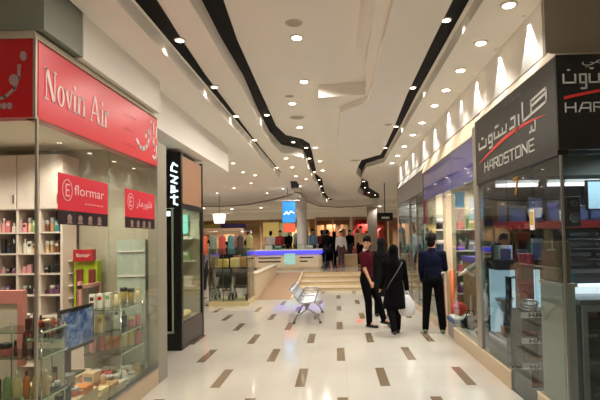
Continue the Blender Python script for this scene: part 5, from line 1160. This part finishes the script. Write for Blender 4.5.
person((1.02, 8.62, 0), R(186), 1.6, dict(hipR=14, kneeR=6, hipL=-12, kneeL=22, armR=4, elbowR=6, outR=9, armL=10, elbowL=25, outL=4), 'person in long black coat and black headscarf seen from behind, walking away', DKC, DKC, coat=.52, scarf=mat('black_scarf', (8, 8, 10), .9, spec=.08, noise=.15), sleeve='long', voxel=.009, extra=ex_woman)
wb = thing('plastic_bag', (1.30, 8.62, .32), 'white plastic carrier bag held by the person in the black coat', 'bag')
PB = mat('white_plastic', (214, 216, 220), .4, noise=.06, scale=20)
MB().loft([[(1.24 + w * math.cos(a * PI / 8), 8.62 + w * .55 * math.sin(a * PI / 8), z) for a in range(16)] for z, w in ((.32, .06), (.34, .12), (.42, .155), (.54, .14), (.64, .085), (.70, .04))], True, True, True).build('bag', PB, wb)
MB().tube([(1.22, 8.62, .69), (1.23, 8.62, .75), (1.26, 8.62, .77), (1.27, 8.62, .69)], .01, 6).build('handle', PB, wb)
def ex_navy(t, V, L, A):
    hip, kn, an, pt = L['R']
    o = bpy.data.objects.new('red_stripe', MB().tube([V(hip + Vector((-.098, 0, -.05))), V(kn + Vector((-.077, 0, 0))), V(an + Vector((-.062, 0, .02)))], .014, 6).mesh('red_stripe', mat('stripe_dark_red', (120, 20, 30), .7))); COL.objects.link(o); o.parent = t
person((1.73, 8.72, 0), R(170), 1.76, dict(stance=.15, hipR=2, hipL=2, armR=16, elbowR=80, armL=8, elbowL=22, outR=8, outL=4, inR=20, inL=8, head=-22), 'person in navy sweater and black trousers with a red side stripe facing the shop window', NVY, DKC, sleeve='long', shoes=mat('shoe_grey_green', (96, 110, 70), .6), voxel=.009, extra=ex_navy)
person((.98, 10.5, 0), R(190), 1.72, dict(hipR=-10, kneeR=14, hipL=12, kneeL=5, armR=5, armL=-6), 'person in long charcoal coat and dark headscarf half hidden behind the black coated walker', CHAR, DKC, coat=.48, scarf=CHAR, sleeve='long', voxel=.014)
SH = {'white': mat('shirt_white', (206, 204, 200), .8), 'blue': mat('shirt_blue', (120, 160, 190), .8), 'red': mat('shirt_red', (150, 40, 40), .8), 'dark': DKC, 'grey': mat('shirt_grey', (130, 136, 146), .8), 'teal': mat('shirt_teal', (50, 100, 110), .8), 'tan': mat('shirt_tan', (170, 140, 110), .8), 'plum': mat('trousers_plum', (88, 56, 66), .8)}
fk = dict(voxel=.02, sleeve='long')
person((.22, 22.4 - .6, UP), R(8), 1.62, dict(hipR=6, hipL=-6), 'person in white shirt and dark trousers standing at the head of the stairs', SH['white'], SH['plum'], **fk)
person((-.1, 22.0, UP), R(200), 1.62, dict(hipR=10, hipL=-8, armR=30, armL=30), 'person in black clothes beside the dark pushchair above the stairs', SH['dark'], SH['dark'], coat=.5, scarf=DKC, **fk)
person((-.42, 22.6, UP), R(160), 1.7, dict(hipR=-8, hipL=10), 'person in dark jacket nearest the kiosk end above the stairs', CHAR, JEAN, **fk)
pushchair(-.3, 21.1, UP, 'black pushchair above the stairs beside the dark dressed people', DKC)
person((1.12, 21.8, UP), R(10), 1.8, dict(), 'person in tan top standing by the low counter behind the maroon shirted walker', SH['tan'], SH['dark'], **fk)
person((-1.15, 23.6, UP), R(30), 1.75, dict(armR=20), 'person in pale blue shirt standing right of the round column', SH['blue'], JEAN, **fk)
person((-2.3, 23.4, UP), R(-30), 1.72, dict(armL=20), 'person in dark clothes standing left of the round column behind the kiosk', SH['dark'], SH['dark'], **fk)
person((-2.75, 23.6, UP), R(20), 1.72, dict(), 'person in red top behind the left half of the kiosk', SH['red'], JEAN, **fk)
person((-3.3, 24.2, UP), R(170), 1.7, dict(hipR=8, hipL=-8), 'person in white shirt behind the left end of the kiosk', SH['white'], SH['dark'], **fk)
person((-4.5, 16.8, 0), R(-60), 1.74, dict(hipR=10, hipL=-10), 'person in grey shirt by the clothes rail in the left rear hall', SH['grey'], JEAN, **fk)
person((-3.3, 17.6, 0), R(150), 1.72, dict(), 'person in teal top behind the bright garments at left', SH['teal'], SH['dark'], **fk)
person((-4.95, 17.9, 0), R(40), 1.7, dict(hipR=10, hipL=-10), 'person in plum top farthest left beside the peach roofed stall', mat('top_plum', (96, 50, 70), .8), SH['dark'], **fk)
person((-3.75, 16.4, 0), R(-20), 1.68, dict(armR=20), 'person in black coat and headscarf just behind the clothes rail at left', SH['dark'], SH['dark'], coat=.5, scarf=DKC, **fk)
person((-4.6, 22.0, UP), R(15), 1.72, dict(), 'person in rust jacket standing between the stall and the kiosk', mat('jacket_rust', (150, 76, 44), .8), JEAN, **fk)
person((-3.85, 21.2, UP), R(100), 1.7, dict(hipR=12, hipL=-12), 'person in olive jacket walking just left of the kiosk end', mat('jacket_olive', (92, 90, 56), .8), SH['dark'], **fk)
person((-.75, 25.4, UP), R(180), 1.72, dict(hipR=8, hipL=-8), 'person in dark red jacket near the brown rear shop front', mat('jacket_dark_red', (96, 28, 32), .8), SH['dark'], **fk)
person((.75, 26.2, UP), R(-30), 1.72, dict(armR=15), 'person in black jacket in front of the rear mullion between brown and red shops', SH['dark'], JEAN, **fk)
person((1.75, 27.5, UP), R(0), 1.66, dict(), 'person in rose top and dark skirt in front of the red rear shop', mat('top_rose', (190, 84, 90), .8), SH['dark'], **fk)
# mannequins in the windows on the right
MSK = mat('mannequin_ivory', (206, 190, 170), .4, noise=.03)
person((2.28, 7.45, .201), R(-100), 1.72, dict(armR=10, armL=20, elbowL=40), 'mannequin in pale top and olive trousers in the violet header shop window', SH['white'], mat('olive_trousers', (76, 72, 50), .8, noise=.2), sleeve='long', voxel=.012, hair=mat('mannequin_hair', (120, 84, 60), .6), skin=MSK)['category'] = 'mannequin'
person((2.25, 11.6, .05), R(-90), 1.66, dict(armR=8, armL=8), 'mannequin in bright pink top and plum trousers in the third shop window', mat('hot_pink', (220, 60, 96), .8), SH['plum'], voxel=.016, skin=MSK)['category'] = 'mannequin'
person((2.2, 13.9, .3), R(-70), 1.76, dict(armR=8, armL=8), 'mannequin in pale blue shirt at the far end of the third shop window', mat('pale_blue_shirt', (166, 206, 216), .8), JEAN, sleeve='long', voxel=.016, skin=MSK)['category'] = 'mannequin'
person((2.6, 12.8, .05), R(-90), 1.72, dict(), 'mannequin in dark jacket deeper inside the third shop', CHAR, JEAN, sleeve='long', voxel=.018, skin=MSK)['category'] = 'mannequin'
for o in list(COL.objects):
    if o.get('category') == 'mannequin': o.name = 'mannequin'
for k in range(14):
    x = [-1.2, -.85, -.15, .2, .75, 1.3, 1.75, 2.15, 2.6, 3.0, 3.4, -2.1, -2.5, -2.9][k]; c = [(60, 40, 36), (210, 170, 130), (40, 34, 36), (170, 80, 50), (120, 100, 80), (150, 40, 40), (90, 20, 24), (220, 120, 110), (50, 40, 44), (200, 60, 60), (130, 30, 36), (80, 70, 50), (190, 170, 120), (60, 60, 66)][k]; n_ = ['umber', 'sand', 'black brown', 'rust', 'taupe', 'brick', 'wine', 'salmon', 'slate', 'coral', 'crimson', 'khaki', 'straw', 'grey'][k]
    garment(x, FW + 1.5, UP + .3 + .25 * (k % 3), .36, 1.2, mat('stock_' + n_.replace(' ', '_'), c, .8, noise=.3, scale=6), f'{n_} garment deeper inside the rear shop windows', 'stock in the rear shops')
MRED = mat('dress_red', (180, 40, 46), .7)
for i, (x, m_, n_) in enumerate(((1.5, MRED, 'red'), (2.5, mat('dress_dark', (60, 30, 30), .7), 'dark red'), (-.7, mat('dress_black', (36, 28, 28), .7), 'black'), (.5, mat('dress_tan', (150, 104, 70), .7), 'tan'), (3.2, mat('dress_rose', (206, 80, 80), .7), 'rose'))):
    garment(x, FW + .7, UP + .7, .6, 1.25, m_, f'{n_} dress hanging in a rear shop window', 'dresses in the rear windows', 'hanging_dress')
# ------------------------------------------------------------------ render look
w = bpy.data.worlds.new('world'); SC.world = w; w.use_nodes = True
w.node_tree.nodes['Background'].inputs[0].default_value = (1, .85, .68, 1); w.node_tree.nodes['Background'].inputs[1].default_value = .05
SC.view_settings.view_transform = 'Standard'; SC.view_settings.look = 'None'; SC.view_settings.exposure = -0.12; SC.view_settings.gamma = 1
SC.view_settings.use_curve_mapping = False
SC.cycles.use_denoising = True
SC.cycles.max_bounces = 10; SC.cycles.diffuse_bounces = 5; SC.cycles.glossy_bounces = 4; SC.cycles.transparent_max_bounces = 16
SC.cycles.sample_clamp_indirect = 6; SC.cycles.caustics_reflective = False; SC.cycles.caustics_refractive = False
